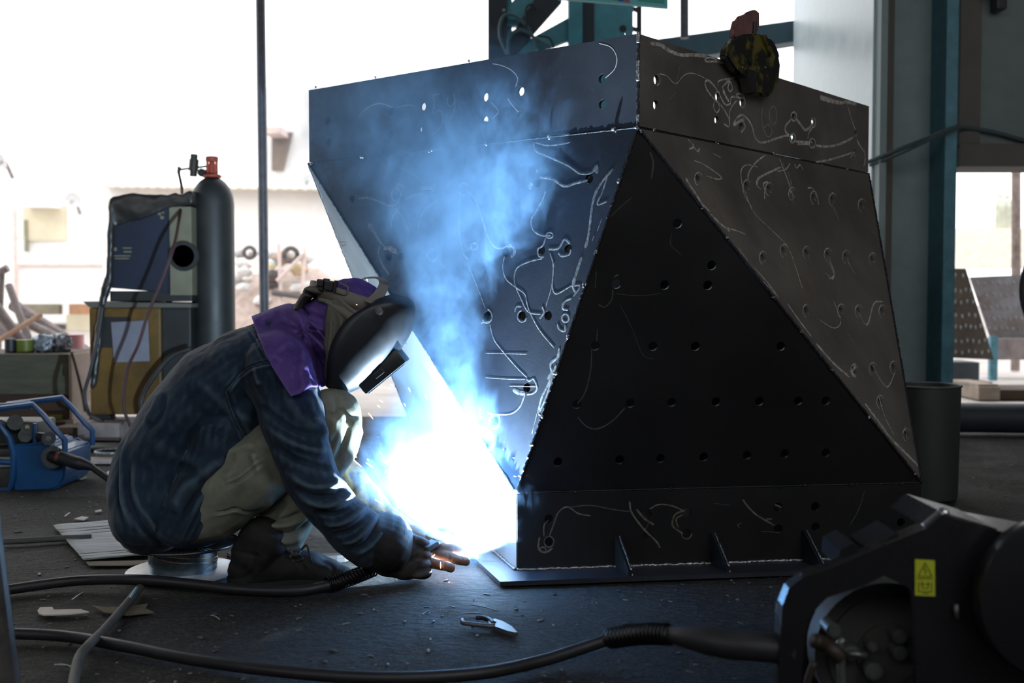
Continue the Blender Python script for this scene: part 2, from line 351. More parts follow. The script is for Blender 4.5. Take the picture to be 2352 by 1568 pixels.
# --- right band (60)
hR = Z5([(241, 412), (238, 541), (556, 498), (552, 620), (681, 531), (677, 653), (943, 604), (940, 713), (1045, 633), (1041, 740), (1266, 690), (1264, 790)])
stR = [(Z3([(1145, 660), (1135, 740), (1150, 840), (1185, 915), (1220, 900), (1225, 850), (1190, 805), (1155, 840)]), 2.4, C1),
       (Z3(ring(1238, 725, 34, 80)), 2.4, C1),
       (Z3([(130, 75), (220, 90), (300, 140), (400, 180), (520, 180), (640, 190)]), 10, S1),
       (Z3([(620, 215), (640, 240), (720, 240), (800, 260)]), 5, S1), (Z3([(620, 215), (680, 205), (760, 240)]), 4, S1),
       (Z3([(210, 350), (280, 370), (360, 440), (430, 370), (490, 345), (560, 360), (640, 400)]), 2.6, S1),
       (Z3([(400, 285), (360, 440)]), 2, S1), (Z3([(360, 520), (300, 590)]), 1.6, S1),
       (Z3([(740, 610), (690, 560), (640, 490), (625, 430), (650, 410), (690, 440), (740, 510), (800, 620), (850, 620), (865, 560), (960, 570)]), 5, S1),
       (Z3([(740, 460), (745, 420), (800, 400), (870, 390), (920, 360)]), 4, S1),
       (Z3([(780, 460), (800, 530), (840, 600)]), 8, S1), (Z3([(780, 470), (810, 440), (840, 430), (830, 480), (850, 510), (870, 480), (850, 420), (810, 425)]), 5, S1),
       (Z3([(750, 610), (800, 680), (840, 760), (840, 825), (790, 800)]), 5, S1), (Z3([(710, 590), (700, 650), (730, 700), (755, 660), (740, 600)]), 4, S1),
       (Z3([(910, 590), (870, 640), (845, 700), (850, 760)]), 4, S1), (Z3([(900, 560), (920, 530), (960, 540), (985, 580)]), 5, S1),
       (Z3([(875, 815), (910, 750), (960, 725), (1010, 760), (1050, 830), (1070, 910), (1110, 965), (1170, 965), (1260, 935), (1340, 910), (1390, 905)]), 6, S1),
       (Z3([(880, 815), (930, 780), (980, 760)]), 8, S1), (Z3([(970, 780), (985, 830), (950, 880)]), 5, S1),
       (Z3([(1440, 750), (1480, 800), (1530, 855), (1590, 810)]), 8, S1), (Z3([(1400, 760), (1350, 820), (1350, 870), (1380, 900)]), 6, S1),
       (Z3(ring(1425, 735, 26, 40)), 4, S1), (Z3(ring(1412, 930, 26, 42)), 4, S1), (Z3(ring(1590, 975, 28, 42)), 4, S1), (Z3(ring(1595, 790, 26, 45, -120, 120)), 3, S1),
       (Z3([(1440, 960), (1500, 965), (1570, 970)]), 7, S1), (Z3([(1450, 985), (1510, 985), (1570, 985)]), 4, S1), (Z3([(1590, 840), (1560, 880), (1550, 940)]), 4, S1),
       (Z3([(1620, 995), (1700, 1005), (1800, 995), (1900, 955), (1960, 920)]), 6, S1), (Z3([(1620, 1145), (1720, 1130), (1830, 1100), (1950, 1060)]), 5, S1),
       (Z3([(1990, 940), (2020, 1000), (2060, 1060), (2065, 1150), (2050, 1180)]), 5, S1), (Z3([(1900, 600), (1920, 680), (1950, 780), (1980, 860)]), 4, S1),
       (Z3([(1660, 555), (1740, 580), (1830, 610), (1900, 605), (1990, 625)]), 9, S1), (Z3(ring(960, 610, 26, 44)), 4, S1), (Z3(ring(740, 560, 28, 46, 90, 300)), 4, S1), (Z3(ring(190, 405, 30, 48, -90, 90)), 3, S1),
       (Z3([(1660, 575), (1760, 605), (1860, 620)]), 6, S1), (Z3([(1930, 1110), (1975, 1050)]), 8, S1), (Z3([(30, 330), (30, 560), (20, 800)]), 4, S1)]
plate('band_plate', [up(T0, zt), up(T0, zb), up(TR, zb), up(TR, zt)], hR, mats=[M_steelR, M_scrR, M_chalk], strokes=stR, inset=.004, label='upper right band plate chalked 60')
# --- back bands
def grid3(a, b, z0, z1, us, vs_): return [tuple(up(a.lerp(b, u_), z0 + (z1 - z0) * v_)) for u_ in us for v_ in vs_]
US = (.05, .25, .35, .6, .72, .95)
plate('band_plate', [up(TL, zt), up(TL, zb), up(TK, zb), up(TK, zt)], hole3=grid3(TL, TK, zb, zt, US, (.3, .7)), inset=.004)
plate('band_plate', [up(TR, zt), up(TR, zb), up(TK, zb), up(TK, zt)], hole3=grid3(TR, TK, zb, zt, US, (.3, .7)), inset=.004)
# --- inverted left face
hLF = Z4([(287, 912), (516, 892), (678, 877), (863, 862), (1055, 843), (1240, 830), (1508, 808), (477, 1210), (542, 1207), (703, 1200), (887, 1192), (1078, 1187), (1262, 1175), (1400, 1170), (983, 1512), (1163, 1512), (1297, 1512)]) + [(1210, 890), (1136, 967)]
stLF = [(Z4([(1222, 622), (1235, 665), (1300, 695), (1400, 740), (1460, 780), (1510, 780), (1548, 755)]), 5, S1), (Z4([(1230, 620), (1290, 635), (1360, 630), (1410, 620)]), 4, S1),
        (Z4([(1255, 800), (1320, 810), (1380, 845), (1440, 830), (1500, 815)]), 7, S1), (Z4([(1210, 860), (1205, 845), (1215, 830)]), 12, S1), (Z4([(1530, 770), (1545, 745), (1550, 780)]), 11, S1), (Z4([(1240, 775), (1240, 760)]), 8, S1),
        (Z4([(1285, 870), (1265, 920), (1235, 975), (1210, 1020), (1220, 1070), (1260, 1098), (1310, 1100)]), 4.5, S1), (Z4(ring(1305, 1098, 18, 14)), 4, S1),
        (Z4([(1285, 1110), (1270, 1150), (1245, 1170), (1250, 1205), (1275, 1210)]), 5, S1), (Z4([(1300, 1170), (1350, 1165), (1380, 1120), (1410, 1140)]), 7, S1), (Z4([(1350, 1190), (1370, 1205), (1405, 1195), (1415, 1170)]), 6, S1),
        (Z4([(895, 875), (930, 930), (960, 1020), (990, 1110), (1025, 1160), (1060, 1165), (1090, 1150)]), 4.5, S1), (Z4([(845, 880), (838, 980), (842, 1100), (860, 1190), (885, 1225)]), 4, S1),
        (Z4(ring(1100, 1180, 25, 28, -120, 80)), 8, S1), (Z4(ring(917, 1155, 18, 16)), 5, S1), (Z4(ring(863, 862, 26, 32, 60, 330)), 4, S1), (Z4([(885, 870), (895, 900)]), 8, S1),
        (Z4([(320, 910), (370, 905), (430, 925), (480, 945), (520, 935), (535, 905)]), 4.5, S1), (Z4([(560, 915), (600, 895), (650, 885)]), 8, S1), (Z4(ring(516, 890, 24, 34, 100, 380)), 5, S1), (Z4([(510, 860), (530, 835), (555, 855)]), 8, S1),
        (Z4([(640, 855), (690, 855), (715, 840), (700, 870)]), 10, S1), (Z4([(510, 960), (545, 1000), (580, 1080)]), 3, S1), (Z4([(525, 960), (495, 1010), (490, 1060)]), 3.5, S1), (Z4([(725, 920), (670, 960), (640, 1010), (628, 1060)]), 3.5, S1),
        (Z4([(440, 1145), (405, 1095), (375, 1050), (385, 1045), (410, 1090), (450, 1150), (510, 1190)]), 4.5, S1), (Z4([(430, 1150), (425, 1200), (450, 1260), (480, 1300)]), 5, S1), (Z4([(450, 1165), (500, 1165), (520, 1195)]), 9, S1), (Z4(ring(703, 1200, 28, 30, 0, 300)), 5, S1), (Z4([(540, 750), (610, 790), (660, 830)]), 2.5, S1),
        (Z2([(300, 530), (290, 590), (310, 660), (370, 710), (420, 750), (440, 830), (500, 950), (590, 1060)]), 3, S1), (Z2([(520, 540), (440, 560), (370, 600), (360, 680), (400, 780), (440, 850), (510, 865)]), 3.5, S1),
        (Z2([(565, 510), (585, 580), (580, 700), (600, 745), (660, 715), (700, 690)]), 4.5, S1), (Z2([(590, 560), (575, 700), (540, 820)]), 3, S1), (Z2([(360, 850), (370, 820), (400, 820)]), 5, S1), (Z2([(505, 890), (530, 850), (520, 820)]), 6, S1), (Z2(ring(403, 875, 26, 34, 20, 260)), 4, S1), (Z2(ring(198, 875, 30, 40, -80, 150)), 4, S1), (Z2([(165, 915), (215, 905)]), 6, S1),
        (Z2([(90, 580), (140, 700), (190, 830)]), 2, S1), (Z2([(215, 920), (240, 1010), (300, 1090), (370, 1170), (430, 1230)]), 3.5, S1), (Z2([(430, 1240), (445, 1250), (470, 1240), (490, 1290), (470, 1320), (430, 1330)]), 6.5, S1), (Z2([(350, 1300), (380, 1318), (420, 1325)]), 11, S1),
        (Z2([(420, 1330), (390, 1400), (340, 1440), (270, 1445), (215, 1440), (200, 1428)]), 5, S1), (Z2([(270, 1450), (275, 1500)]), 10, S1), (Z2(ring(242, 1490, 32, 38, 20, 250)), 5, S1), (Z2([(190, 1232), (310, 1240), (420, 1243)]), 1.6, S1), (Z2([(190, 1090), (320, 1093), (430, 1096)]), 1.4, S1), (Z2([(330, 1282), (480, 1285)]), 1.3, S1),
        (Z2([(620, 1060), (610, 1110), (570, 1150), (575, 1200), (550, 1240)]), 9, S1), (Z2([(600, 1160), (560, 1260), (520, 1340), (495, 1440)]), 7, S1), (Z2([(580, 1230), (540, 1350), (505, 1430)]), 5, S1), (Z2([(490, 1440), (460, 1560)]), 7, S1),
        (Z2([(930, 20), (870, 90), (830, 160), (810, 240), (790, 400), (770, 480)]), 8, S1), (Z2([(900, 60), (870, 150), (840, 225), (895, 210)]), 5, S1), (Z2([(865, 310), (840, 380)]), 5, S1), (Z2([(820, 410), (810, 440)]), 6, S1), (Z2([(750, 530), (720, 620), (700, 700), (720, 740)]), 9, S1),
        (Z2([(690, 770), (650, 790), (640, 830), (670, 840)]), 7, S1), (Z2(ring(655, 885, 20, 24)), 6, S1), (Z2([(610, 920), (620, 950), (650, 960), (655, 925)]), 7, S1), (Z2([(690, 700), (740, 700), (700, 760)]), 5, S1)]
plate('corner_plate', [up(TL, zb), up(T0, zb), up(B0, zb1)], hLF, strokes=stLF, label='inverted triangular plate with bright grinding scribbles')
# --- dark front face
hF = [(1416, 652), (1527, 654), (1635, 609), (1626, 655), (1556, 513)] + Z6([(425, 380), (686, 382), (877, 382), (1262, 382), (343, 643), (583, 638), (770, 634), (970, 632), (1165, 630), (1340, 628), (1465, 628), (258, 903), (537, 893), (720, 887), (915, 880), (1110, 872), (1280, 866), (1465, 862)])
stF = [(Z6([(430, 45), (425, 120)]), 4, S1), (Z6([(510, 70), (530, 60)]), 9, S1), (Z6([(505, 125), (500, 170), (470, 205), (440, 195)]), 3, C1), (Z6([(515, 145), (620, 155), (720, 145)]), 1.5, C1), (Z6([(410, 390), (405, 490), (380, 590), (345, 640)]), 3, C1), (Z6([(435, 305), (432, 360)]), 4, S1),
       (Z6([(345, 700), (390, 745), (440, 752), (500, 720), (560, 660)]), 3.5, C1), (Z6([(535, 190), (590, 300), (640, 420), (690, 440)]), 1.5, C1), (Z5([(208, 780), (225, 840), (215, 920)]), 5, C1), (Z5([(0, 1120), (50, 1070), (115, 1015)]), 2.5, C1), (Z5([(320, 1200), (315, 1260), (370, 1310)]), 2, C1)]
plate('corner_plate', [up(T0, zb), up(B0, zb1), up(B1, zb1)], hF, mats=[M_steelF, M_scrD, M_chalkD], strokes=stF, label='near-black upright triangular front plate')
# --- inverted right face
hRF = Z5([(458, 920), (708, 958), (822, 973), (941, 997), (1053, 1016), (1149, 1027), (1299, 1056), (791, 1326), (897, 1290), (1015, 1300), (1124, 1310), (1218, 1320), (1354, 1334)]) + Z6([(1378, 222), (1534, 222), (1613, 225), (1720, 225), (1593, 492), (1676, 485), (1770, 478), (1710, 633), (1828, 780)])
stRF = [(Z3([(470, 940), (510, 980), (520, 1010), (480, 1030)]), 5, S1), (Z3([(520, 1010), (560, 1050), (575, 1020)]), 5, S1), (Z3([(690, 1065), (770, 1105)]), 5, S1), (Z3([(520, 1130), (600, 1160), (680, 1210), (770, 1280), (740, 1300), (640, 1270)]), 4, S1),
        (Z3([(450, 1290), (500, 1370), (560, 1460), (610, 1550)]), 9, S1), (Z3([(1170, 1080), (1080, 1150), (1020, 1240), (1010, 1320)]), 4, S1), (Z3([(1290, 1110), (1320, 1180), (1360, 1280), (1390, 1370)]), 5, S1), (Z3([(1310, 1190), (1200, 1240), (1110, 1290), (1090, 1350), (1130, 1390)]), 5.5, S1),
        (Z3([(1100, 1190), (1000, 1170), (950, 1220), (955, 1320), (980, 1440), (1050, 1560)]), 3.5, S1), (Z3([(1160, 1480), (1160, 1390), (1150, 1340), (1190, 1320)]), 4.5, S1), (Z3([(1280, 1230), (1350, 1210), (1390, 1160)]), 3, S1), (Z3([(1550, 1380), (1590, 1380), (1630, 1450), (1650, 1530)]), 4, S1), (Z3([(1430, 1160), (1450, 1200), (1480, 1170), (1510, 1220)]), 4, S1),
        (Z5([(700, 990), (740, 1090), (830, 1180), (910, 1260), (950, 1350), (990, 1480)]), 3, S1), (Z5([(880, 820), (930, 920), (945, 1050)]), 2, S1), (Z5([(1145, 1045), (1180, 1130)]), 4, S1), (Z5([(1225, 1340), (1260, 1410)]), 5, S1), (Z5([(1130, 1330), (1155, 1400), (1145, 1435), (1110, 1400)]), 3.5, S1), (Z5([(1020, 1310), (1035, 1350)]), 4, S1),
        (Z5([(590, 1170), (650, 1185), (700, 1205)]), 5, S1), (Z5([(520, 1100), (570, 1150), (620, 1190)]), 7, S1), (Z5([(430, 980), (480, 1050), (520, 1090)]), 8, S1), (Z5([(660, 1270), (710, 1340)]), 8, S1), (Z5([(740, 1370), (810, 1450), (870, 1530)]), 6, S1),
        (Z6([(1180, 90), (1240, 150)]), 8, S1), (Z6([(1290, 190), (1340, 260), (1400, 340)]), 6, S1), (Z6([(1420, 370), (1500, 460), (1570, 520)]), 10, S1), (Z6([(1600, 470), (1580, 500), (1600, 520)]), 8, S1), (Z6([(1670, 450), (1690, 500), (1740, 565), (1775, 500)]), 3.5, S1), (Z6([(1700, 600), (1730, 700), (1770, 780)]), 5, S1),
        (Z6([(1640, 640), (1700, 720), (1760, 800), (1820, 860), (1890, 930)]), 12, S1), (Z6([(1500, 180), (1530, 270), (1500, 300), (1430, 260)]), 3, S1), (Z6([(1610, 230), (1650, 285), (1680, 190), (1720, 180)]), 5, S1), (Z6([(1770, 280), (1790, 360), (1800, 430)]), 4, S1), (Z6([(1560, 320), (1610, 400)]), 2, S1), (Z6([(1820, 740), (1830, 800)]), 4, S1), (Z6([(1480, 0), (1500, 60), (1480, 80)]), 4, S1), (Z6([(1560, 0), (1600, 60)]), 4, S1), (Z6([(1320, 10), (1360, 120)]), 4, S1)]
for hx, hy in hRF: stRF.append((ring(hx, hy, 9, 15, 100, 330), 3, S1))
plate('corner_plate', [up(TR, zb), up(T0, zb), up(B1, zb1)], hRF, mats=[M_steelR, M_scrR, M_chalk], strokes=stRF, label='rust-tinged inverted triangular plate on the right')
TKu = up(TK, zb)
def trih(a, b, c, n=5):
    return [tuple(a * (1 - i / n - j / n) + b * (i / n) + c * (j / n)) for i in range(1, n) for j in range(1, n - i)]
for tri in ([up(TL, zb), up(B0, zb1), up(B3, zb1)], [up(TR, zb), up(B1, zb1), up(B2, zb1)], [up(TK, zb), up(B2, zb1), up(B3, zb1)], [up(TL, zb), up(TK, zb), up(B3, zb1)], [up(TR, zb), up(TK, zb), up(B2, zb1)]):
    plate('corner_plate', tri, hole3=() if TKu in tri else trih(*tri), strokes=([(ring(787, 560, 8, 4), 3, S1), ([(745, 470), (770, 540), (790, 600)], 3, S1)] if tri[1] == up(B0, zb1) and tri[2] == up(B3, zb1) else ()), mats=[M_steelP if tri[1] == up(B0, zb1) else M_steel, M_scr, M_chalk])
# --- base bands
hB = Z6([(218, 1160), (218, 1262), (660, 1137), (660, 1232), (837, 1130), (837, 1225), (1250, 1107), (1250, 1203), (1417, 1103), (1417, 1195), (1803, 1085), (1803, 1175)])
stB = [(Z6([(405, 1145), (350, 1135), (300, 1105), (260, 1130), (240, 1180), (220, 1235)]), 4, S1), (Z6([(300, 1108), (400, 1098), (500, 1115), (570, 1125), (590, 1120)]), 3, C1), (Z6([(215, 1165), (195, 1190), (195, 1240)]), 4, S1), (Z6([(175, 1240), (170, 1290), (200, 1310), (235, 1290)]), 5, S1), (Z6(ring(218, 1262, 22, 24)), 3.5, S1), (Z6(ring(190, 1298, 14, 12)), 3, S1),
       (Z6([(610, 1115), (650, 1160), (690, 1185)]), 6, S1), (Z6([(580, 1080), (590, 1130), (640, 1200), (700, 1260), (718, 1290)]), 5, S1), (Z6([(670, 1170), (650, 1210)]), 4, S1), (Z6([(670, 1115), (710, 1095), (770, 1100), (830, 1125)]), 3.5, S1), (Z6([(830, 1120), (785, 1140), (775, 1190), (820, 1225)]), 5, S1), (Z6([(820, 1140), (790, 1160), (800, 1200)]), 4, S1), (Z6([(1090, 1072), (1110, 1100), (1150, 1140), (1200, 1170), (1235, 1190)]), 4.5, S1), (Z6([(1195, 1160), (1220, 1160)]), 11, S1), (Z6([(1170, 1215), (1260, 1220)]), 4, C1), (Z6([(955, 1088), (1030, 1098)]), 4, C1), (Z6([(1075, 1200), (1068, 1185), (1085, 1178)]), 3, C1), (Z6(ring(837, 1225, 22, 24, 0, 200)), 3, S1), (Z6([(1640, 1030), (1610, 1120), (1570, 1190)]), 2, C1)]
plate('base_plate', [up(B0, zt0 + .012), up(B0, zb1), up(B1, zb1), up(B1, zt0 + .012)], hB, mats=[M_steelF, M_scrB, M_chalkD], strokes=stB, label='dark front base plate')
for a, b in ((B0, B3), (B1, B2), (B2, B3)):
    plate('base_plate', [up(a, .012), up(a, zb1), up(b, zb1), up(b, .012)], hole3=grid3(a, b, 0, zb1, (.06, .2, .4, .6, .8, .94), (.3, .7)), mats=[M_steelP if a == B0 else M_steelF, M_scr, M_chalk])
# --- flange plate under the base
ex = .06
du = (B1 - B0).normalized(); dv = (B3 - B0).normalized()
fl = [B0 - du * ex * 1.25 - dv * (ex + .055), B1 + du * ex - dv * (ex + .055), B2 + du * ex + dv * ex, B3 - du * ex * 1.25 + dv * ex]
bm = BM(); prism(bm, [up(p, 0.0) for p in fl], (0, 0, .012)); obj('flange_plate', bm, M_steel, hop)
# --- weld beads
def bead(pts, r, amp, name='weld_bead', m=M_weld, seg=6):
    bm = BM(); pp = []
    for i in range(len(pts) - 1):
        a, b = Vector(pts[i]), Vector(pts[i + 1]); n = max(2, int((b - a).length / .004))
        for k in range(n): pp.append(a.lerp(b, k / n))
    pp.append(Vector(pts[-1])); off = random.random() * 50
    tube(bm, [p + Vector((nz(p, 80, off), nz(p, 80, off + 9), nz(p, 80, off + 5))) * amp for p in pp], [max(.0006, r * (1 + .5 * nz(p, 140, off + 2))) for p in pp], seg)
    return obj(name, bm, m, hop, smooth_sh='all')
o1 = -dv * .004
bead([up(B0, .014) + o1, up(B1, .014) + o1], .0048, .002)
bead([up(B0, .014) - du * .004, up(B3, .014) - du * .004], .0045, .002)
for a, b in ((up(T0, zb), up(B0, zb1)), (up(T0, zb), up(B1, zb1)), (up(TL, zb), up(B0, zb1)), (up(TR, zb), up(B1, zb1)), (up(TL, zb), up(B3, zb1))):
    bead([a, b], .0042, .0008, m=M_burn)
for a, b in ((up(T0, zb), up(TL, zb)), (up(T0, zb), up(TR, zb)), (up(B0, zb1), up(B1, zb1))):
    bead([a, b], .0022, .0004, m=M_burn, seg=5)
bead([up(T0, zb), up(T0, zt - .004)], .0042, .001, m=M_burn)
def seg(a, b, t0, t1, r, m=M_weld): bead([a.lerp(b, t0), a.lerp(b, t1)], r, .001, 'tack_weld', m)
c0 = Vector((0, -.004, 0))
for t0, t1 in ((.0, .12), (.3, .52), (.86, .96)): seg(up(T0, zt) + c0, up(T0, zb) + c0, t0, t1, .0055)
def blobs(a, b, ts, out, r=.007, m=M_weld):
    for t in ts:
        bm = BM(); c = a.lerp(b, t) + out
        for k in range(3): ball(bm, c + Vector((random.uniform(-1, 1), random.uniform(-.3, .3), random.uniform(-1, 1))) * r * .7, r * random.uniform(.45, .8), 8)
        obj('tack_weld', bm, m, hop, smooth_sh='all')
oL = Vector((-.66, -.75, .05)) * .002; oR = Vector((.6, -.7, 0)) * .002
blobs(up(T0, zb), up(TL, zb), (.055, .22, .4, .57, .8, .985), oL); blobs(up(T0, zb), up(TR, zb), (.05, .27, .5, .74, .87), oR, .006)
blobs(up(T0, zb), up(B0, zb1), (0, .14, .33, .42, .56, .66, .78, .86, .99), Vector((-.003, -.005, 0)), .006)
blobs(up(T0, zb), up(B1, zb1), (.01, .21, .29, .45, .55, .66, .8, .97), Vector((0, -.005, 0)), .005)
blobs(up(TL, zb), up(B0, zb1), (.02, .25, .45), oL, .005)
blobs(up(B0, zb1), up(B1, zb1), (.02, .14, .37, .64, .7, .82, .95), Vector((0, -.004, 0)), .005, M_burn)
blobs(up(T0, zt), up(TL, zt), (.03, .45, .75, .97), oL, .004)
# gussets
for px in (1412, 1630, 1840):
    b = onplane(px, 1290, B0, Vector((du.y, -du.x, 0)))
    b = up(B0 + du * (b - B0).dot(du), .012)
    bm = BM(); g0 = b; prism(bm, [b, b - dv * .1, b - dv * .1 + Vector((0, 0, .012)), b - dv * .012 + Vector((0, 0, .085)), b + Vector((0, 0, .085))], du * .008); obj('gusset', bm, M_steelF, hop)
    bead([b - dv * .102 + Vector((0, 0, .014)) + du * .008, b - dv * .013 + Vector((0, 0, .087)) + du * .008], .003, .001)
    bead([b + du * .012 - dv * .006, b + du * .012 - dv * .1], .004, .001)
import numpy as np
from mathutils.bvhtree import BVHTree
def loft(bm, ch, seg=20, cap0=True, cap1=True, sq=2.0):
    """ch: (px, py, Y, in-plane radius px, lateral radius m)"""
    C = [P(c[0], c[1], c[2]) for c in ch]; A = [c[3] / F * c[2] for c in ch]; Bv = [c[4] if len(c) > 4 else c[3] / F * c[2] for c in ch]
    if len(C) > 2:
        n = 5
        C2 = smooth(C, n)
        ip = lambda V: [V[i // n] + (V[min(len(V) - 1, i // n + 1)] - V[i // n]) * (lambda t: t * t * (3 - 2 * t))((i % n) / n) for i in range(len(C2))]
        A, Bv = ip(A), ip(Bv); C = C2
    T = [(C[min(len(C) - 1, i + 1)] - C[max(0, i - 1)]).normalized() for i in range(len(C))]
    items = []
    if cap0:
        for t in (.97, .8, .5, .2):
            s = math.sqrt(1 - t * t); items.append((C[0] - T[0] * A[0] * t, T[0], A[0] * s, Bv[0] * s))
    items += list(zip(C, T, A, Bv))
    if cap1:
        for t in (.2, .5, .8, .97):
            s = math.sqrt(1 - t * t); items.append((C[-1] + T[-1] * A[-1] * t, T[-1], A[-1] * s, Bv[-1] * s))
    rings = []
    for c, t, a, b in items:
        lat = Vector((0, 1, 0)); lat = (lat - t * lat.dot(t)).normalized(); nn = t.cross(lat); ring = []
        for k in range(seg):
            th = 2 * math.pi * k / seg; cs, sn = math.cos(th), math.sin(th)
            cs = math.copysign(abs(cs) ** (2 / sq), cs); sn = math.copysign(abs(sn) ** (2 / sq), sn)
            ring.append(bm.verts.new(c + nn * a * cs + lat * b * sn))
        rings.append(ring)
    for i in range(len(rings) - 1):
        for k in range(seg): bm.faces.new((rings[i][k], rings[i][(k + 1) % seg], rings[i + 1][(k + 1) % seg], rings[i + 1][k]))
    bm.faces.new(rings[0][::-1]); bm.faces.new(rings[-1])
def segdist(xy, pts):
    d = np.full(len(xy), 1e9); tt = np.zeros(len(xy)); n = len(pts) - 1
    for i in range(n):
        a = np.array(pts[i], float); b = np.array(pts[i + 1], float); ab = b - a; l = (ab * ab).sum() + 1e-9
        t = np.clip(((xy - a) @ ab) / l, 0, 1); q = xy - (a + t[:, None] * ab); dd = np.sqrt((q * q).sum(1))
        m = dd < d; d[m] = dd[m]; tt[m] = (i + t[m]) / n
    return d, tt
def remeshed(name, bm, voxel, smooth_it=4, folds=(), noises=(), floor=None, clean=True):
    bmesh.ops.recalc_face_normals(bm, faces=bm.faces[:])
    me = bpy.data.meshes.new(name + '_src'); bm.to_mesh(me); bm.free()
    o = bpy.data.objects.new(name + '_src', me); COL.objects.link(o)
    r = o.modifiers.new('r', 'REMESH'); r.mode = 'VOXEL'; r.voxel_size = voxel; r.adaptivity = 0
    if smooth_it:
        s = o.modifiers.new('s', 'SMOOTH'); s.factor = .6; s.iterations = smooth_it
    dg = bpy.context.evaluated_depsgraph_get(); dg.update()
    m2 = bpy.data.meshes.new_from_object(o.evaluated_get(dg)); m2.name = name
    bpy.data.objects.remove(o); bpy.data.meshes.remove(me)
    N = len(m2.vertices); co = np.zeros(N * 3); no = np.zeros(N * 3)
    m2.vertices.foreach_get('co', co); m2.vertices.foreach_get('normal', no); co = co.reshape(-1, 3); no = no.reshape(-1, 3)
    disp = np.zeros(N)
    for amp, sc, seed, st in noises:
        for i in range(N): disp[i] += amp * noise.noise(Vector((co[i, 0] * sc * st[0] + seed, co[i, 1] * sc * st[1], co[i, 2] * sc * st[2])))
    if folds:
        d = co - np.array([0, 0, CAMH]); fz = d[:, 1] * cp - d[:, 2] * sp_; up_ = d[:, 1] * sp_ + d[:, 2] * cp
        xy = np.stack([1176 + F * d[:, 0] / fz, 784 - F * up_ / fz], 1)
        facing = -(no * d).sum(1) / np.sqrt((d * d).sum(1)); fm = np.clip((facing + .15) * 3, 0, 1)
        for pts, wpx, h in folds:
            q = [(p.x, p.y) for p in smooth([Vector((a, b, 0)) for a, b in pts], 4)] if len(pts) > 2 else pts
            dd, tt = segdist(xy, q); ends = np.clip(np.minimum(tt, 1 - tt) * 5 + .15, 0, 1)
            disp += fm * h * np.exp(-(dd / wpx) ** 2) * ends
    co = co + no * disp[:, None]
    if floor is not None: co[:, 2] = np.maximum(co[:, 2], floor)
    m2.vertices.foreach_set('co', co.ravel()); m2.update()
    return m2
def bvh_of(objs):
    vs_, fs, off = [], [], 0
    for o in objs:
        me = o.data
        vs_ += [v.co.copy() for v in me.vertices]; fs += [[i + off for i in p.vertices] for p in me.polygons]; off = len(vs_)
    return BVHTree.FromPolygons(vs_, fs)
def cam_hit(bvh, px, py):
    d = ray(px, py).normalized(); h = bvh.ray_cast(Vector((0, 0, CAMH)), d)
    return h[0]
Z2P = lambda L: [(230 + a * .5103, 600 + b * .5102) for a, b in L]
def cloth_mat(name, c1, c2, scale, wear=None, rough=.9, bump=.0006, bscale=500, thr=(.35, .65), sheen=.0):
    m = mat(name, c1, rough=rough, col2=c2, scale=scale, bump=bump, bscale=bscale, thr=thr, spec=.2)
    nt = m.node_tree; L = nt.links; b = nt.nodes['Principled BSDF']
    ramp = [n for n in nt.nodes if n.type == 'VALTORGB'][0]
    if wear:
        g = nt.nodes.new('ShaderNodeNewGeometry'); r = nt.nodes.new('ShaderNodeValToRGB'); r.color_ramp.elements[0].position = .5; r.color_ramp.elements[1].position = .56
        L.new(g.outputs['Pointiness'], r.inputs[0]); mx = nt.nodes.new('ShaderNodeMixRGB'); mx.inputs[2].default_value = tuple(wear) + (1,)
        ml = nt.nodes.new('ShaderNodeMath'); ml.operation = 'MULTIPLY'; ml.inputs[1].default_value = .7; L.new(r.outputs[0], ml.inputs[0])
        L.new(ml.outputs[0], mx.inputs[0]); L.new(ramp.outputs[0], mx.inputs[1]); L.new(mx.outputs[0], b.inputs['Base Color'])
    b.inputs['Sheen Weight'].default_value = sheen
    return m
M_denim = cloth_mat('worn_blue_denim', (.030, .056, .092), (.008, .016, .032), 7, wear=(.12, .18, .23), thr=(.38, .74), sheen=.10)
M_khaki = cloth_mat('dirty_khaki_twill', (.26, .27, .215), (.13, .135, .105), 7, wear=(.33, .34, .28))
M_purple = cloth_mat('purple_cotton', (.105, .06, .235), (.065, .034, .155), 10, wear=(.16, .10, .33))
M_olive = cloth_mat('olive_grey_cotton', (.13, .125, .10), (.08, .077, .062), 14, wear=(.2, .19, .16))
M_tan = cloth_mat('tan_suede_leather', (.34, .22, .09), (.13, .075, .03), 30, rough=.95)
M_glove = cloth_mat('dark_grey_leather', (.075, .068, .062), (.03, .027, .026), 22, wear=(.13, .12, .11), rough=.75)
M_boot = cloth_mat('black_worn_leather', (.022, .021, .022), (.01, .01, .011), 18, wear=(.05, .05, .05), rough=.6)
M_skin = mat('skin', (.32, .18, .11), rough=.55, var=.15)
# ---------------- the welder ----------------
per = thing('person', 'person crouching on a wire spool, welding, in blue denim jacket and purple headscarf', 'person', P(420, 1300, 3.0) * 1)
per.location.z = 0
def part(name, data, m, sm=60, parent=None, label=None):
    o = obj(name, data, m, parent or per, smooth_sh=sm)
    if label: o['label'] = label
    return o
HC = P(790, 735, 3.03); HU = Vector((.8, 0, .6)); HF = Vector((.6, 0, -.8)); HL = Vector((0, 1, 0))
HM = Matrix(((HF.x, HL.x, HU.x, HC.x), (HF.y, HL.y, HU.y, HC.y), (HF.z, HL.z, HU.z, HC.z), (0, 0, 0, 1)))   # local x = face, y = lateral, z = crown
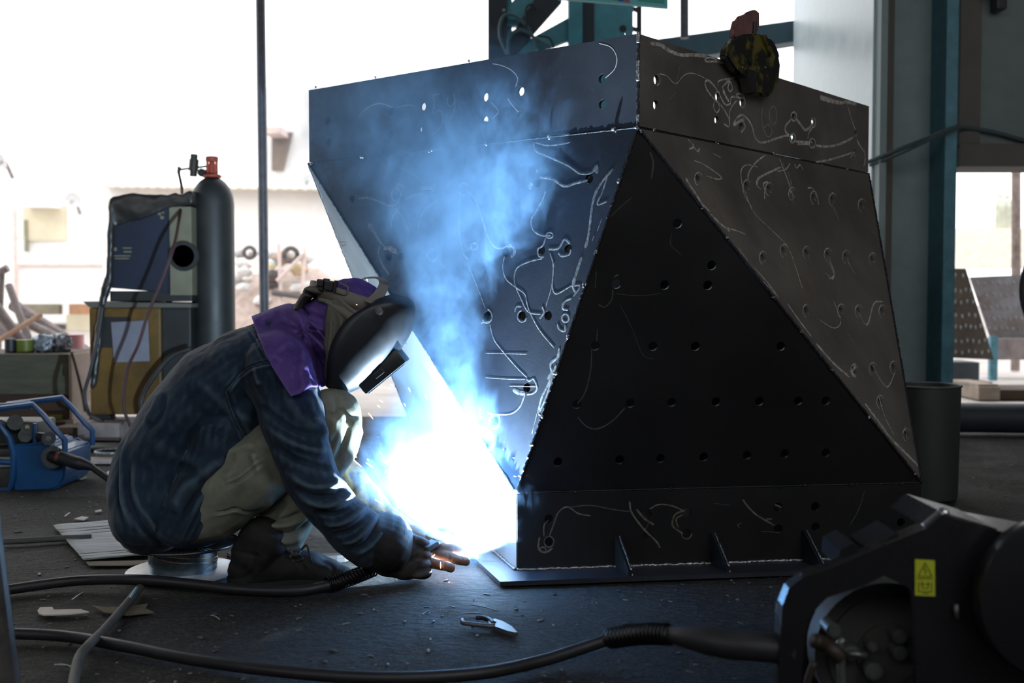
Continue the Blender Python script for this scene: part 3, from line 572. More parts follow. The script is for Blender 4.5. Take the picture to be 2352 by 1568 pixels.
# body (mostly hidden under the clothes)
bm = BM()
loft(bm, [(690, 765, 3.04, 38, .055), (625, 815, 3.05, 58, .15), (540, 875, 3.05, 78, .17), (450, 980, 3.05, 84, .155), (400, 1080, 3.05, 82, .14), (380, 1150, 3.05, 72, .14)])
loft(bm, [(690, 765, 3.04, 40, .05), (760, 748, 3.03, 44, .05)])
for sY, e in ((-1, 1), (1, 1)):
    Y0 = 3.05 + sY * .16
    loft(bm, [(640, 845, Y0, 52), (675, 940, Y0 + sY * .04, 44), (722, 1100, Y0 + sY * .06, 38), (790, 1180, Y0 + sY * .03, 34), (880, 1252, 2.92 if sY < 0 else 3.12, 26)])
    loft(bm, [(410, 1150, Y0 + .05, 58), (560, 1090, Y0 + .03, 54), (740, 972, Y0 + .05, 38), (728, 1040, Y0 + .06, 34), (690, 1130, Y0 + .07, 30), (648, 1225, Y0 + .08, 24)])
bm2 = BM(); ball(bm2, (0, 0, 0), .095, 24, (1, .8, 1.2))
for v in bm2.verts:
    x, y, z = v.co
    if x > .05 and abs(y) < .02: v.co.x += .018 * math.exp(-((z + .005) / .02) ** 2) * (1 - abs(y) / .02)          # nose
    if x > .05: v.co.x -= .010 * math.exp(-((z - .022) / .014) ** 2) * math.exp(-((abs(y) - .032) / .014) ** 2)     # eye sockets
    if x > .05: v.co.x += .006 * math.exp(-((z + .05) / .008) ** 2) * math.exp(-(y / .025) ** 2)                   # mouth
    if z < -.06: v.co.y *= .8
    if abs(x) < .02 and abs(z) < .03: v.co.y *= 1.12                                                              # ears
bmesh.ops.transform(bm2, matrix=HM, verts=bm2.verts)
mt = bpy.data.meshes.new('t'); bm2.to_mesh(mt); bm2.free()
bm.from_mesh(mt); bpy.data.meshes.remove(mt)
body = part('body', remeshed('body', bm, .008, 3), M_skin)
# trousers
bm = BM()
loft(bm, [(362, 1178, 3.06, 84, .19), (420, 1160, 3.06, 80, .185)])
thigh = [(395, 1172, 2.955, 82, .095), (480, 1153, 2.945, 90, .09), (575, 1092, 2.925, 84, .09), (680, 1010, 2.93, 76, .085), (768, 955, 2.945, 67, .074)]
shin = [(770, 958, 2.947, 66, .072), (745, 1040, 2.96, 66, .068), (712, 1110, 2.97, 60, .062), (675, 1170, 2.975, 56, .058), (652, 1212, 2.98, 60, .062)]
loft(bm, thigh); loft(bm, shin)
loft(bm, [(395, 1172, 3.16, 86, .10), (480, 1150, 3.18, 90, .10), (600, 1080, 3.19, 80, .09), (735, 985, 3.2, 64, .072)]); loft(bm, [(735, 985, 3.2, 62, .07), (705, 1080, 3.21, 58, .06), (640, 1205, 3.22, 52, .058)])
fT = [(Z2P([(550, 1015), (620, 985), (700, 925), (750, 895)]), 3, -.004), (Z2P([(550, 1005), (620, 975), (700, 915), (750, 885)]), 4, .003),
      (Z2P([(505, 1135), (560, 1125), (610, 1110), (660, 1130), (720, 1125)]), 3, -.004), (Z2P([(505, 1145), (560, 1135), (610, 1122), (660, 1142)]), 4, .003),
      (Z2P([(760, 830), (770, 930), (790, 1020)]), 14, -.010), (Z2P([(640, 850), (600, 930), (560, 990)]), 14, .006), (Z2P([(690, 860), (700, 900), (720, 950)]), 8, .006),
      (Z2P([(1010, 680), (1060, 690), (1090, 665), (1140, 700), (1180, 690)]), 5, -.007), (Z2P([(1060, 700), (1050, 760), (1020, 800)]), 8, .008), (Z2P([(1100, 690), (1120, 760), (1080, 860), (1050, 920)]), 9, -.010),
      (Z2P([(1140, 720), (1170, 780), (1130, 880), (1080, 950)]), 8, .009), (Z2P([(1080, 740), (1060, 830), (1040, 880)]), 6, .006), (Z2P([(1060, 600), (1070, 640), (1065, 690)]), 5, -.004),
      (Z2P([(700, 1170), (760, 1190), (830, 1190), (900, 1170), (950, 1140)]), 7, .009), (Z2P([(700, 1150), (770, 1165), (840, 1160), (910, 1130)]), 6, -.010), (Z2P([(720, 1220), (790, 1250), (860, 1260), (920, 1230)]), 8, .010),
      (Z2P([(740, 1245), (800, 1290), (870, 1290), (920, 1270)]), 7, .008), (Z2P([(800, 1210), (830, 1230), (900, 1210), (940, 1170)]), 5, -.008), (Z2P([(780, 1060), (740, 1120), (710, 1180)]), 7, .008), (Z2P([(840, 1080), (790, 1140), (760, 1170)]), 7, -.008),
      (Z2P([(560, 870), (640, 840), (700, 830)]), 10, .006), (Z2P([(520, 1200), (560, 1240), (620, 1230)]), 10, .004), (Z2P([(460, 1260), (470, 1300)]), 3, -.003)]
trs = part('trousers', remeshed('trousers', bm, .0048, 5, folds=fT, noises=[(.008, 9, 3, (1, 1, 1)), (.003, 28, 5, (1, 1, .6))]), M_khaki)
# jacket
bm = BM()
loft(bm, [(668, 775, 3.05, 44, .09), (622, 808, 3.05, 76, .18), (560, 850, 3.05, 94, .205), (500, 902, 3.05, 108, .205), (442, 970, 3.05, 114, .195), (395, 1050, 3.05, 117, .20), (370, 1120, 3.05, 113, .22), (362, 1166, 3.05, 100, .225)], seg=28)
loft(bm, [(590, 880, 3.05, 80, .16), (560, 960, 3.05, 80, .16), (520, 1040, 3.05, 80, .15)])
loft(bm, [(500, 990, 2.94, 58, .09), (482, 1060, 2.925, 58, .08), (454, 1130, 2.91, 58, .07), (412, 1200, 2.91, 60, .07)])
loft(bm, [(632, 845, 2.90, 80, .085), (666, 930, 2.865, 74, .08), (693, 1025, 2.83, 68, .075), (727, 1108, 2.815, 64, .072), (775, 1175, 2.85, 60, .068), (822, 1226, 2.89, 61, .068), (845, 1245, 2.915, 58, .065)])
loft(bm, [(632, 845, 3.20, 80, .085), (666, 930, 3.24, 72, .078), (700, 1010, 3.28, 62, .072), (735, 1065, 3.3, 52, .06), (775, 1105, 3.28, 44, .05)])
fJ = [(Z2P([(650, 285), (700, 350), (750, 430), (790, 440)]), 4, .005), (Z2P([(660, 300), (705, 370), (745, 440)]), 3, -.005), (Z2P([(790, 445), (700, 465), (640, 500), (570, 580)]), 4, -.005), (Z2P([(790, 460), (700, 480), (640, 515), (575, 595)]), 4, .004),
      (Z2P([(690, 470), (700, 520), (720, 560)]), 6, .006), (Z2P([(570, 580), (600, 680), (660, 800), (720, 900), (800, 1000)]), 7, -.010), (Z2P([(430, 530), (520, 610), (600, 680), (690, 720)]), 12, .006), (Z2P([(270, 570), (240, 660), (200, 720)]), 10, .010), (Z2P([(290, 590), (270, 680), (215, 760)]), 7, -.007),
      (Z2P([(105, 780), (75, 900), (70, 1050), (110, 1180)]), 6, -.008), (Z2P([(120, 780), (95, 900), (95, 1050), (140, 1190)]), 6, .009), (Z2P([(130, 900), (125, 1050), (180, 1180), (250, 1260)]), 6, -.008), (Z2P([(150, 900), (155, 1040), (210, 1150), (280, 1250)]), 8, .008),
      (Z2P([(560, 880), (480, 940), (380, 1040), (340, 1130)]), 14, .014), (Z2P([(570, 930), (500, 990), (430, 1060), (380, 1150)]), 10, -.012), (Z2P([(545, 960), (520, 1060), (470, 1160), (420, 1280)]), 5, .006), (Z2P([(500, 960), (480, 1060), (430, 1160), (380, 1260)]), 5, -.005), (Z2P([(580, 900), (550, 1000), (500, 1120), (440, 1270)]), 5, .008),
      (Z2P([(390, 560), (480, 700), (560, 800)]), 22, -.008), (Z2P([(240, 800), (330, 870), (430, 900)]), 20, .008), (Z2P([(350, 900), (430, 960), (470, 1010)]), 14, -.010),
      (Z2P([(830, 540), (850, 620), (900, 700), (980, 760)]), 14, .008), (Z2P([(720, 640), (790, 700), (880, 760), (980, 780)]), 9, -.006), (Z2P([(870, 600), (930, 560), (990, 590)]), 8, .007), (Z2P([(950, 700), (1000, 740), (1020, 800)]), 8, .008), (Z2P([(760, 800), (860, 880), (980, 920), (1050, 930)]), 10, -.008), (Z2P([(740, 730), (850, 810), (960, 850), (1030, 850)]), 8, .006),
      (Z2P([(850, 950), (940, 1010), (1040, 1010), (1090, 980)]), 8, .009), (Z2P([(870, 1010), (960, 1060), (1060, 1050), (1120, 1010)]), 7, -.010), (Z2P([(900, 1060), (1000, 1100), (1090, 1080), (1150, 1040)]), 7, .009), (Z2P([(950, 1130), (1050, 1140), (1120, 1110), (1190, 1060)]), 6, -.009), (Z2P([(1000, 1180), (1080, 1180), (1150, 1140), (1210, 1090)]), 7, .009),
      (Z2P([(1040, 1230), (1110, 1220), (1180, 1170), (1230, 1110)]), 6, -.008), (Z2P([(1080, 1270), (1150, 1250), (1210, 1190), (1250, 1140)]), 6, .008), (Z2P([(1100, 1300), (1180, 1280), (1230, 1220), (1265, 1160)]), 5, -.006), (Z2P([(1150, 1320), (1230, 1270), (1290, 1180)]), 5, .006)]
jk = part('jacket', remeshed('jacket', bm, .0046, 5, folds=fJ, noises=[(.010, 6, 1, (1, 1, 1)), (.004, 17, 8, (1, 1, 1)), (.0012, 60, 2, (1, 1, .5))]), M_denim)
# seam stitching on the yoke
bvJ = bvh_of([jk])
def surf_line(bm, pts, r, off=.0006, bv=None, n=8):
    pp = smooth([Vector((a, b, 0)) for a, b in pts], n); run = []
    for q in pp:
        h = cam_hit(bv or bvJ, q.x, q.y)
        if h is not None: run.append(h + (Vector((0, 0, CAMH)) - h).normalized() * off)
    if len(run) > 1: tube(bm, run, r, 5)
bm = BM()
for L in ([(655, 283), (700, 345), (752, 432), (795, 438)], [(668, 280), (712, 342), (762, 425), (797, 428)], [(790, 447), (700, 467), (640, 500), (570, 582)], [(580, 900), (550, 1000), (500, 1120), (445, 1265)], [(790, 420), (790, 450)], [(565, 585), (600, 690), (655, 800)]):
    surf_line(bm, Z2P(L), .0011)
part('seam_stitching', bm, cloth_mat('faded_seam', (.15, .2, .24), (.05, .08, .11), 60), parent=jk)
# collar stand
bm = BM(); loft(bm, [(640, 780, 3.05, 58, .10), (672, 762, 3.05, 52, .092)]); part('collar', remeshed('collar', bm, .005, 4, noises=[(.006, 18, 4, (1, 1, 1))]), M_denim, parent=jk)
# headscarf: hood and cape
bm = BM(); ball(bm, (0, 0, 0), .1, 24, (1.02, .90, 1.22))
bmesh.ops.transform(bm, matrix=HM, verts=bm.verts)
loft(bm, [(668, 768, 3.05, 54, .085), (705, 752, 3.04, 60, .088), (745, 745, 3.03, 66, .088)])
bv = [v for v in bm.verts]
# cut away the face side
d0 = HC + HF * .03
hood_me = remeshed('hood', bm, .0042, 4, folds=[(Z2P([(900, 190), (930, 260), (960, 330), (1010, 400)]), 6, -.010), (Z2P([(870, 230), (920, 300), (960, 420), (1000, 520)]), 6, .009), (Z2P([(890, 215), (960, 240), (1010, 260)]), 6, -.008), (Z2P([(910, 260), (960, 290), (1010, 310)]), 6, .007), (Z2P([(940, 330), (990, 350), (1020, 380)]), 5, -.006)], noises=[(.006, 16, 7, (1, 1, 1)), (.003, 40, 9, (1, 1, 1))])
bm = BM(); bm.from_mesh(hood_me)
bmesh.ops.delete(bm, geom=[v for v in bm.verts if (v.co - HC).dot(HF) > .055 and (v.co - HC).dot(HU) > -.11], context='VERTS')
hood = part('headscarf', bm, M_purple)
bvC = bvh_of([jk, hood])
nu, nv = 34, 40; bm = BM(); near = []
edge = lambda a, b, t: Vector((a[0] + (b[0] - a[0]) * t, a[1] + (b[1] - a[1]) * t, 0))
Ltop, Rtop = smooth([Vector((578, 729, 0)), Vector((612, 716, 0)), Vector((645, 704, 0)), Vector((668, 700, 0)), Vector((690, 712, 0)), Vector((712, 735, 0))], 12), None
Lbot = smooth([Vector((668, 912, 0)), Vector((690, 905, 0)), Vector((712, 891, 0)), Vector((735, 890, 0)), Vector((757, 886, 0))], 12)
gridp = []
for j in range(nv + 1):
    v = j / nv; row = []
    for i in range(nu + 1):
        u = i / nu
        a = Ltop[int(u * (len(Ltop) - 1))]; b = Lbot[int(u * (len(Lbot) - 1))]
        q = a.lerp(b, v); q.x += -10 * math.sin(v * math.pi) * (1 - u) + 26 * math.sin(v * math.pi) * u
        h = cam_hit(bvC, q.x, q.y); row.append([q.x, q.y, h.y if h is not None else None, h.y if h is not None else 9.0])
    gridp.append(row)
for i in range(nu + 1):       # depth per column: smooth, ridge at the body's middle
    for j in range(nv + 1):
        if gridp[j][i][2] is None: gridp[j][i][2] = 3.0
    gridp[0][i][2] = 3.05; gridp[1][i][2] = 3.02; gridp[2][i][2] = 2.98
for it in range(6):
    new = [[gridp[j][i][2] for i in range(nu + 1)] for j in range(nv + 1)]
    for j in range(1, nv):
        for i in range(nu + 1):
            n_ = [new[j - 1][i], new[j + 1][i]] + ([new[j][i - 1]] if i else []) + ([new[j][i + 1]] if i < nu else [])
            gridp[j][i][2] = .5 * new[j][i] + .5 * sum(n_) / len(n_)
vn, vf = [], []
for j in range(nv + 1):
    rn, rf = [], []
    for i in range(nu + 1):
        x, y, Y, hy = gridp[j][i]; v = j / nv; u = i / nu
        ang = math.atan2(y - 760, 700 - x); off = .020 * min(1, j / 4) + (.0075 * math.sin(ang * 9 + 2 * nz((u, v, 0), 2)) + .004 * math.sin(ang * 21 + 3 * nz((u, v, 2), 3))) * min(1, v * 3) + .005 * nz((u * 5, v * 7, 1), 2) + .0025 * nz((u * 16, v * 16, 4), 2)
        p = P(x, y, max(2.74, min(Y - off, hy - .018))); p.z += .002
        rn.append(bm.verts.new(p)); rf.append(rn[-1] if j == 0 else bm.verts.new(Vector((p.x, 6.1 - p.y, p.z))))
    vn.append(rn); vf.append(rf)
for V_ in (vn, vf):
    for j in range(nv):
        for i in range(nu): bm.faces.new((V_[j][i], V_[j][i + 1], V_[j + 1][i + 1], V_[j + 1][i]))
cape = part('scarf_cape', bm, M_purple, sm='all', parent=hood)
sm_ = cape.modifiers.new('thick', 'SOLIDIFY'); sm_.thickness = .0035; sm_.offset = 0
# olive cloth tied round the head
bm = BM()
zz = lambda L: [(660 + a * .2295, 600 + b * .2296) for a, b in L]
def near_pt(px, py, off, extra=()):
    h = cam_hit(bvC, px, py); Y = h.y if h is not None else 3.03
    return P(px, py, max(2.86, Y - off))
for k in range(7):
    t = k / 6
    L = zz([(300 + 20 * t, 300 + 85 * t), (380, 290 + 110 * t), (500 - 20 * t, 360 + 100 * t), (620 - 20 * t, 470 + 90 * t), (720 - 60 * t, 540 + 90 * t)])
    tube(bm, smooth([near_pt(x, y, .008 + .004 * math.sin(i + k)) for i, (x, y) in enumerate(L)], 6), .0058, 8)
part('head_cloth', bm, M_olive, sm='all')
bm = BM()
loft(bm, [(*zz([(110, 470)])[0], 2.99, 9, .05), (*zz([(190, 350)])[0], 2.99, 10, .06), (*zz([(290, 295)])[0], 2.985, 10, .065), (*zz([(360, 300)])[0], 2.97, 10, .05)])
loft(bm, [(*zz([(500, 470)])[0], 2.945, 24, .012), (*zz([(490, 600)])[0], 2.94, 25, .014), (*zz([(450, 800)])[0], 2.94, 19, .014), (*zz([(420, 1000)])[0], 2.945, 11, .012), (*zz([(405, 1150)])[0], 2.95, 7, .008)])
part('head_cloth', remeshed('head_cloth', bm, .003, 3, folds=[(zz([(480, 520), (500, 650), (470, 850)]), 3, -.004), (zz([(440, 560), (430, 750), (410, 950)]), 3, .003), (zz([(530, 560), (540, 650), (520, 750)]), 3, .003)], noises=[(.003, 30, 3, (1, 1, .5))]), M_olive, sm='all')
# welding helmet shell
E_ = [(874, 688), (855, 702), (822, 722), (800, 744), (787, 765), (775, 792), (768, 820), (765, 850), (762, 880)]
Fp = [(905, 676), (942, 690), (953, 712), (950, 740), (936, 775), (908, 815), (872, 852), (836, 884), (792, 905)]
Wd = [.095, .112, .118, .120, .120, .118, .113, .105, .090]
bm = BM(); rows = []; ns = 30
Es = smooth([P(x, y, 3.03) for x, y in E_], 6); Fs = smooth([P(x, y, 3.03) for x, y in Fp], 6); Ws = smooth([Vector((w_, 0, 0)) for w_ in Wd], 6)
for e, f, w_ in zip(Es, Fs, Ws):
    row = []
    for k in range(ns + 1):
        a = math.pi * (k / ns - .5); c = math.copysign(abs(math.cos(a)) ** .75, math.cos(a)); s = math.copysign(abs(math.sin(a)) ** .75, math.sin(a))
        row.append(bm.verts.new(e + (f - e) * c + Vector((0, w_.x * s, 0))))
    rows.append(row)
for i in range(len(rows) - 1):
    for k in range(ns): bm.faces.new((rows[i][k], rows[i][k + 1], rows[i + 1][k + 1], rows[i + 1][k]))
M_helm = mat('black_helmet_plastic', (.018, .021, .027), rough=.42, var=.3, scale=12)
hel = part('welding_helmet', bm, M_helm, sm='all'); m_ = hel.modifiers.new('t', 'SOLIDIFY'); m_.thickness = .004; m_.offset = 0
# lens box
qa = [P(*q, 3.03) for q in ((930, 795), (818, 898), (818, 893))]
d1 = (P(818, 892, 3.03) - P(914, 814, 3.03)).normalized(); d2 = Vector((-d1.z, 0, d1.x)); d2 = d2 if d2.z < 0 else -d2
c0_ = (P(914, 814, 3.03) + P(830, 882, 3.03)) / 2
RB = Matrix(((d1.x, 0, d2.x, 0), (0, 1, 0, 0), (d1.z, 0, d2.z, 0), (0, 0, 0, 1)))
bm = BM(); box(bm, c0_ + d2 * .008 - d1 * .006, (.136, .125, .044), RB, .006); lens = obj('lens_housing', bm, M_helm, hel, smooth_sh=30)
bm = BM(); box(bm, c0_ + d2 * .030 - d1 * .004, (.120, .11, .004), RB, .001); obj('lens', bm, mat('dark_welding_glass', (.01, .02, .015), rough=.05, spec=.8), hel)
bm = BM(); box(bm, c0_ + d2 * .008 + Vector((0, -.064, 0)), (.03, .006, .014), RB, .002); box(bm, c0_ + d2 * .016 + d1 * .058, (.012, .1, .012), RB, .003); obj('lens_clip', bm, M_helm, hel)
kn = P(871, 714, 2.91)
bm = BM(); cyl(bm, kn + Vector((0, .012, 0)), kn + Vector((0, -.008, 0)), .0105, seg=8); cyl(bm, kn + Vector((0, -.006, 0)), kn + Vector((0, -.014, 0)), .0065, seg=10)
M_chrome = mat('chrome_metal', (.7, .7, .72), rough=.2, metal=1, var=.1); obj('pivot_knob', bm, M_chrome, hel, smooth_sh=30)['label'] = 'shiny metal pivot knob'
# headband and buckle
RN = Vector((.22, 0, .975)); RF = Vector((.975, 0, -.22)); rc = P(800, 682, 3.03)
bm = BM(); rr_ = []
for k in range(48):
    a = 2 * math.pi * k / 48; p = rc + RF * .106 * math.cos(a) + HL * .088 * math.sin(a) + RN * .006 * math.sin(a * 2)
    rr_.append([bm.verts.new(p + RN * .019), bm.verts.new(p - RN * .019)])
for k in range(48): bm.faces.new((rr_[k][0], rr_[(k + 1) % 48][0], rr_[(k + 1) % 48][1], rr_[k][1]))
hb = part('headband', bm, cloth_mat('worn_brown_strap', (.11, .1, .085), (.05, .045, .04), 20, wear=(.25, .22, .19), rough=.7), sm='all'); m_ = hb.modifiers.new('t', 'SOLIDIFY'); m_.thickness = .003
bm = BM(); pp = smooth([P(838, 690, 2.94), P(858, 672, 2.95), P(870, 652, 2.98), P(866, 641, 3.02), P(846, 640, 3.06), P(822, 646, 3.10)], 6); wv = [Vector((.030, 0, -.016)).lerp(Vector((.016, 0, .010)), i / (len(pp) - 1)) for i in range(len(pp))]
for i in range(len(pp) - 1):
    q4 = [pp[i], pp[i + 1], pp[i + 1] + wv[i + 1], pp[i] + wv[i]]; prism(bm, q4, Vector((.001, .003, .001)))
obj('strap_loop', bm, MATS['worn_brown_strap'], hb)
bm = BM(); R_ = RY(.12)
box(bm, P(738, 650, 2.965), (.018, .05, .020), R_, .004); box(bm, P(734, 662, 2.965), (.024, .04, .012), R_, .003); box(bm, P(757, 656, 2.95), (.024, .03, .026), R_, .004); box(bm, P(771, 658, 2.948), (.006, .034, .032), R_, .002); box(bm, P(750, 644, 2.96), (.014, .03, .01), R_, .003)
obj('buckle', bm, mat('black_plastic', (.02, .02, .022), rough=.4), hb)
bm = BM(); tube(bm, smooth([P(772, 670, 2.94), P(793, 676, 2.94), P(799, 660, 2.94), P(780, 650, 2.94)], 5), .003, 6); obj('buckle_ring', bm, M_olive, hb, smooth_sh='all')
# ----- gloves
def finger(bm, pts, r, Yoff=0):
    P3 = [P(*p) for p in pts]; n = len(P3); pp = smooth(P3, 4); rr = [r * (1 - .18 * i / (len(pp) - 1)) for i in range(len(pp))]
    tube(bm, pp, rr, 10); ball(bm, pp[-1], rr[-1], 10); ball(bm, pp[0], rr[0], 10)
# right glove (near), gripping the torch handle
bm = BM()
loft(bm, [(868, 1238, 2.93, 62, .072), (880, 1248, 2.935, 66, .070), (905, 1265, 2.95, 66, .055), (932, 1278, 2.955, 56, .045)])
for k, (y0, y1) in enumerate(((1240, 1252), (1268, 1275), (1294, 1297), (1316, 1314))):
    finger(bm, [(930, y0, 2.945), (962, y0 + 2, 2.935), (980, y1 - 2, 2.95), (978, y1 + 6, 2.985), (958, y1 + 10, 3.0)], .0135)
finger(bm, [(905, 1240, 2.97), (940, 1236, 2.99), (968, 1246, 2.99), (985, 1258, 2.985)], .0135)
gR = part('welding_glove', remeshed('welding_glove', bm, .0032, 3, folds=[(Z2P([(1250, 1145), (1300, 1150), (1330, 1200), (1300, 1300)]), 5, -.006), (Z2P([(1340, 1190), (1310, 1290), (1250, 1380)]), 5, .006), (Z2P([(1380, 1200), (1370, 1290), (1320, 1370)]), 5, -.005), (Z2P([(1420, 1230), (1400, 1310)]), 4, .004), (Z2P([(1300, 1340), (1380, 1350), (1440, 1320)]), 6, -.004)], noises=[(.004, 22, 6, (1, 1, 1))], floor=.002), M_glove, label='dark glove gripping the torch')
bm = BM()
C_ = [(846, 1226, 2.915, 60, .074), (868, 1238, 2.925, 66, .078), (884, 1248, 2.93, 70, .080)]
loft(bm, C_[::-1], cap0=True, cap1=True, seg=24); cuff = part('glove_cuff', remeshed('glove_cuff', bm, .004, 2, noises=[(.004, 15, 2, (1, 1, 1))], floor=.002), M_boot, parent=gR)
# left glove (far), tan leather gauntlet
bm = BM()
loft(bm, [(768, 1078, 3.29, 52, .062), (800, 1112, 3.29, 50, .058), (845, 1162, 3.28, 46, .052), (893, 1208, 3.26, 42, .050), (945, 1236, 3.22, 34, .045)])
gc = part('welding_glove', remeshed('gauntlet', bm, .004, 3, folds=[([(800, 1075), (815, 1110), (800, 1150)], 7, -.012), ([(840, 1100), (850, 1140), (840, 1180)], 8, -.014), ([(882, 1140), (890, 1180), (880, 1200)], 7, -.012), ([(820, 1085), (832, 1120)], 8, .010), ([(862, 1120), (872, 1160)], 8, .010)], noises=[(.006, 20, 6, (1, 1, 1))]), M_tan, label='tan leather gauntlet glove on the far hand')
M_glp = cloth_mat('brown_leather_palm', (.26, .13, .085), (.12, .06, .04), 26, wear=(.34, .2, .14), rough=.7)
bm = BM()
loft(bm, [(938, 1234, 3.22, 32, .042), (975, 1238, 3.17, 30, .055), (1008, 1246, 3.10, 26, .060)])
finger(bm, [(1000, 1232, 3.06), (1026, 1228, 3.04), (1050, 1234, 3.03), (1062, 1243, 3.03)], .0125)
finger(bm, [(1003, 1250, 3.03), (1022, 1258, 3.00), (1040, 1258, 3.0), (1056, 1264, 3.0)], .0135)
finger(bm, [(1000, 1268, 3.01), (1025, 1276, 2.985), (1048, 1284, 2.975), (1070, 1289, 2.98)], .0150)
finger(bm, [(990, 1292, 2.98), (1008, 1297, 2.955), (1022, 1300, 2.945), (1036, 1304, 2.945)], .0145)
finger(bm, [(985, 1230, 3.06), (1000, 1222, 3.03), (1022, 1221, 3.01), (1040, 1228, 3.005)], .0115)
obj('glove_hand', remeshed('glove_hand', bm, .0024, 1, folds=[([(1058, 1272), (1064, 1290)], 2, -.003), ([(1030, 1270), (1036, 1288)], 2, -.003), ([(1020, 1288), (1024, 1306)], 2, -.003)], noises=[(.0015, 60, 6, (1, 1, 1))], floor=.002), M_glp, gc, smooth_sh='all')['label'] = 'reddish brown gloved fingers'
# ----- boots
def boot(Yb, name='boot'):
    dY = Yb - 2.95
    bm = BM()
    loft(bm, [(606, 1243, Yb, 60, .052), (588, 1285, Yb, 62, .05), (572, 1310, Yb, 50, .043)], sq=2.4)
    loft(bm, [(565, 1316, Yb, 38, .042), (640, 1304, Yb, 44, .045), (700, 1302, Yb, 42, .047), (750, 1312, Yb, 31, .046), (785, 1320, Yb, 24, .04)])
    me = remeshed(name, bm, .0042, 4, folds=[(Z2P([(860, 1310), (900, 1350), (930, 1400)]), 5, -.004), (Z2P([(700, 1300), (680, 1400), (600, 1440)]), 6, -.003), (Z2P([(980, 1340), (1040, 1370), (1060, 1420)]), 5, -.003), (Z2P([(590, 1300), (650, 1310), (720, 1330)]), 4, -.003)], noises=[(.003, 25, 6, (1, 1, 1))], floor=.012)
    o = part('boot', me, M_boot)
    bm = BM(); a = P(521, 1300, Yb); b = P(812, 1300, Yb); n = 18; prof = []
    for k in range(n + 1):
        t = k / n; x = a.x + (b.x - a.x) * t; wdt = .04 * (1 - (2 * t - 1) ** 6) ** .5 * (1.15 - .3 * math.exp(-((t - .35) / .18) ** 2)); prof.append((x, wdt))
    poly = [Vector((x, Yb - w_, 0.001)) for x, w_ in prof] + [Vector((x, Yb + w_, 0.001)) for x, w_ in prof[::-1][1:-1]]
    prism(bm, poly, (0, 0, .02)); obj('sole', bm, mat('black_rubber_sole', (.012, .012, .013), rough=.8), o)
    return o
bt = boot(2.95); boot(3.22)
bvB = bvh_of([bt])
bm = BM()
for L in ([(850, 1290), (880, 1330), (905, 1300)], [(870, 1350), (910, 1340), (900, 1320)], [(840, 1300), (870, 1320)]): surf_line(bm, Z2P(L), .0028, .002, bvB)
tube(bm, smooth([P(692, 1262, 2.93), P(705, 1252, 2.92), P(712, 1278, 2.91), P(716, 1292, 2.91)], 6), .003, 6)
obj('laces', bm, M_boot, bt, smooth_sh='all')
bm = BM(); 
for q in ((668, 1276), (674, 1288), (680, 1272)): lathe(bm, [(.002, 0), (.0045, 0), (.0045, .002), (.002, .002)], P(*q, 2.905), 10, RX(math.pi / 2))
obj('eyelet', bm, mat('brass_eyelets', (.6, .45, .25), rough=.3, metal=1), bt)
# ---------------- torch, hoses, stool, things on the floor ----------------
M_hose = mat('black_rubber_hose', (.022, .022, .025), rough=.5, var=.3, scale=20, bump=.0006, bscale=90)
M_ghose = mat('grey_dusty_hose', (.12, .115, .105), rough=.75, var=.45, scale=14, bump=.0006, bscale=90)
tor = thing('welding_torch', 'welding torch held in the gloves, its neck pointing at the arc', 'welding torch', P(985, 1255, 2.97))
bm = BM(); a = P(940, 1285, 2.95); b = P(1000, 1250, 3.0); cyl(bm, a, b, .014, .012, 14); obj('handle', bm, M_hose, tor, smooth_sh=30)
dd = (b - a).normalized(); RR = dd.to_track_quat('X', 'Y').to_matrix().to_4x4()
bm = BM(); box(bm, P(988, 1252, 2.945), (.036, .014, .034), RR, .003); obj('trigger_block', bm, mat('grey_switch_block', (.2, .22, .25), rough=.35), tor, smooth_sh=30)
bm = BM(); tube(bm, smooth([P(1000, 1250, 2.99), P(1028, 1248, 3.04), P(1050, 1258, 3.07), P(1062, 1268, 3.08), P(1068, 1273, 3.082)], 8), lambda t: .009 - .002 * t, 12); obj('neck', bm, M_chrome, tor, smooth_sh=30)
bm = BM(); cyl(bm, P(1052, 1260, 3.072), P(1069, 1273, 3.082), .010, .0075, 14); obj('nozzle', bm, mat('copper_nozzle', (.6, .35, .2), rough=.35, metal=1), tor, smooth_sh=30)
def hose(name, pts, r, m, label, cat='hose', z=None, parent=None):
    pp = [Vector(p) for p in pts]; q = smooth(pp, 10)
    bm = BM(); tube(bm, q, r, 12); o = obj(name, bm, m, parent, smooth_sh='all')
    return tag(o, label, cat)
def spring(pts, R, r, turns):
    q = smooth(pts, 30); T, N = frames(q); bm = BM(); n = len(q); hp = []
    tot = turns * 14
    for i in range(tot + 1):
        f = i / tot * (n - 1); k = min(n - 2, int(f)); p = q[k].lerp(q[k + 1], f - k); B = T[k].cross(N[k]); a = 2 * math.pi * i / 14
        hp.append(p + (N[k] * math.cos(a) + B * math.sin(a)) * R)
    tube(bm, hp, r, 5); return bm
r1 = .0135
h1 = [G(-60, 1368, r1), G(30, 1352, r1), G(180, 1333, .02), G(320, 1331, .03), G(440, 1341, .022), G(560, 1354, r1), G(680, 1356, .014), G(750, 1345, .02), G(800, 1330, .028), G(862, 1305, .034)]
t1 = hose('torch_hose', h1, r1, M_hose, 'black torch hose running along the floor from the left to the gloved hand')
bm = spring([G(752, 1343, .021), G(800, 1329, .029), G(858, 1306, .035)], .0185, .0024, 16); obj('spring_guard', bm, mat('black_spring_wire', (.03, .03, .033), rough=.3, metal=.8), t1, smooth_sh='all')
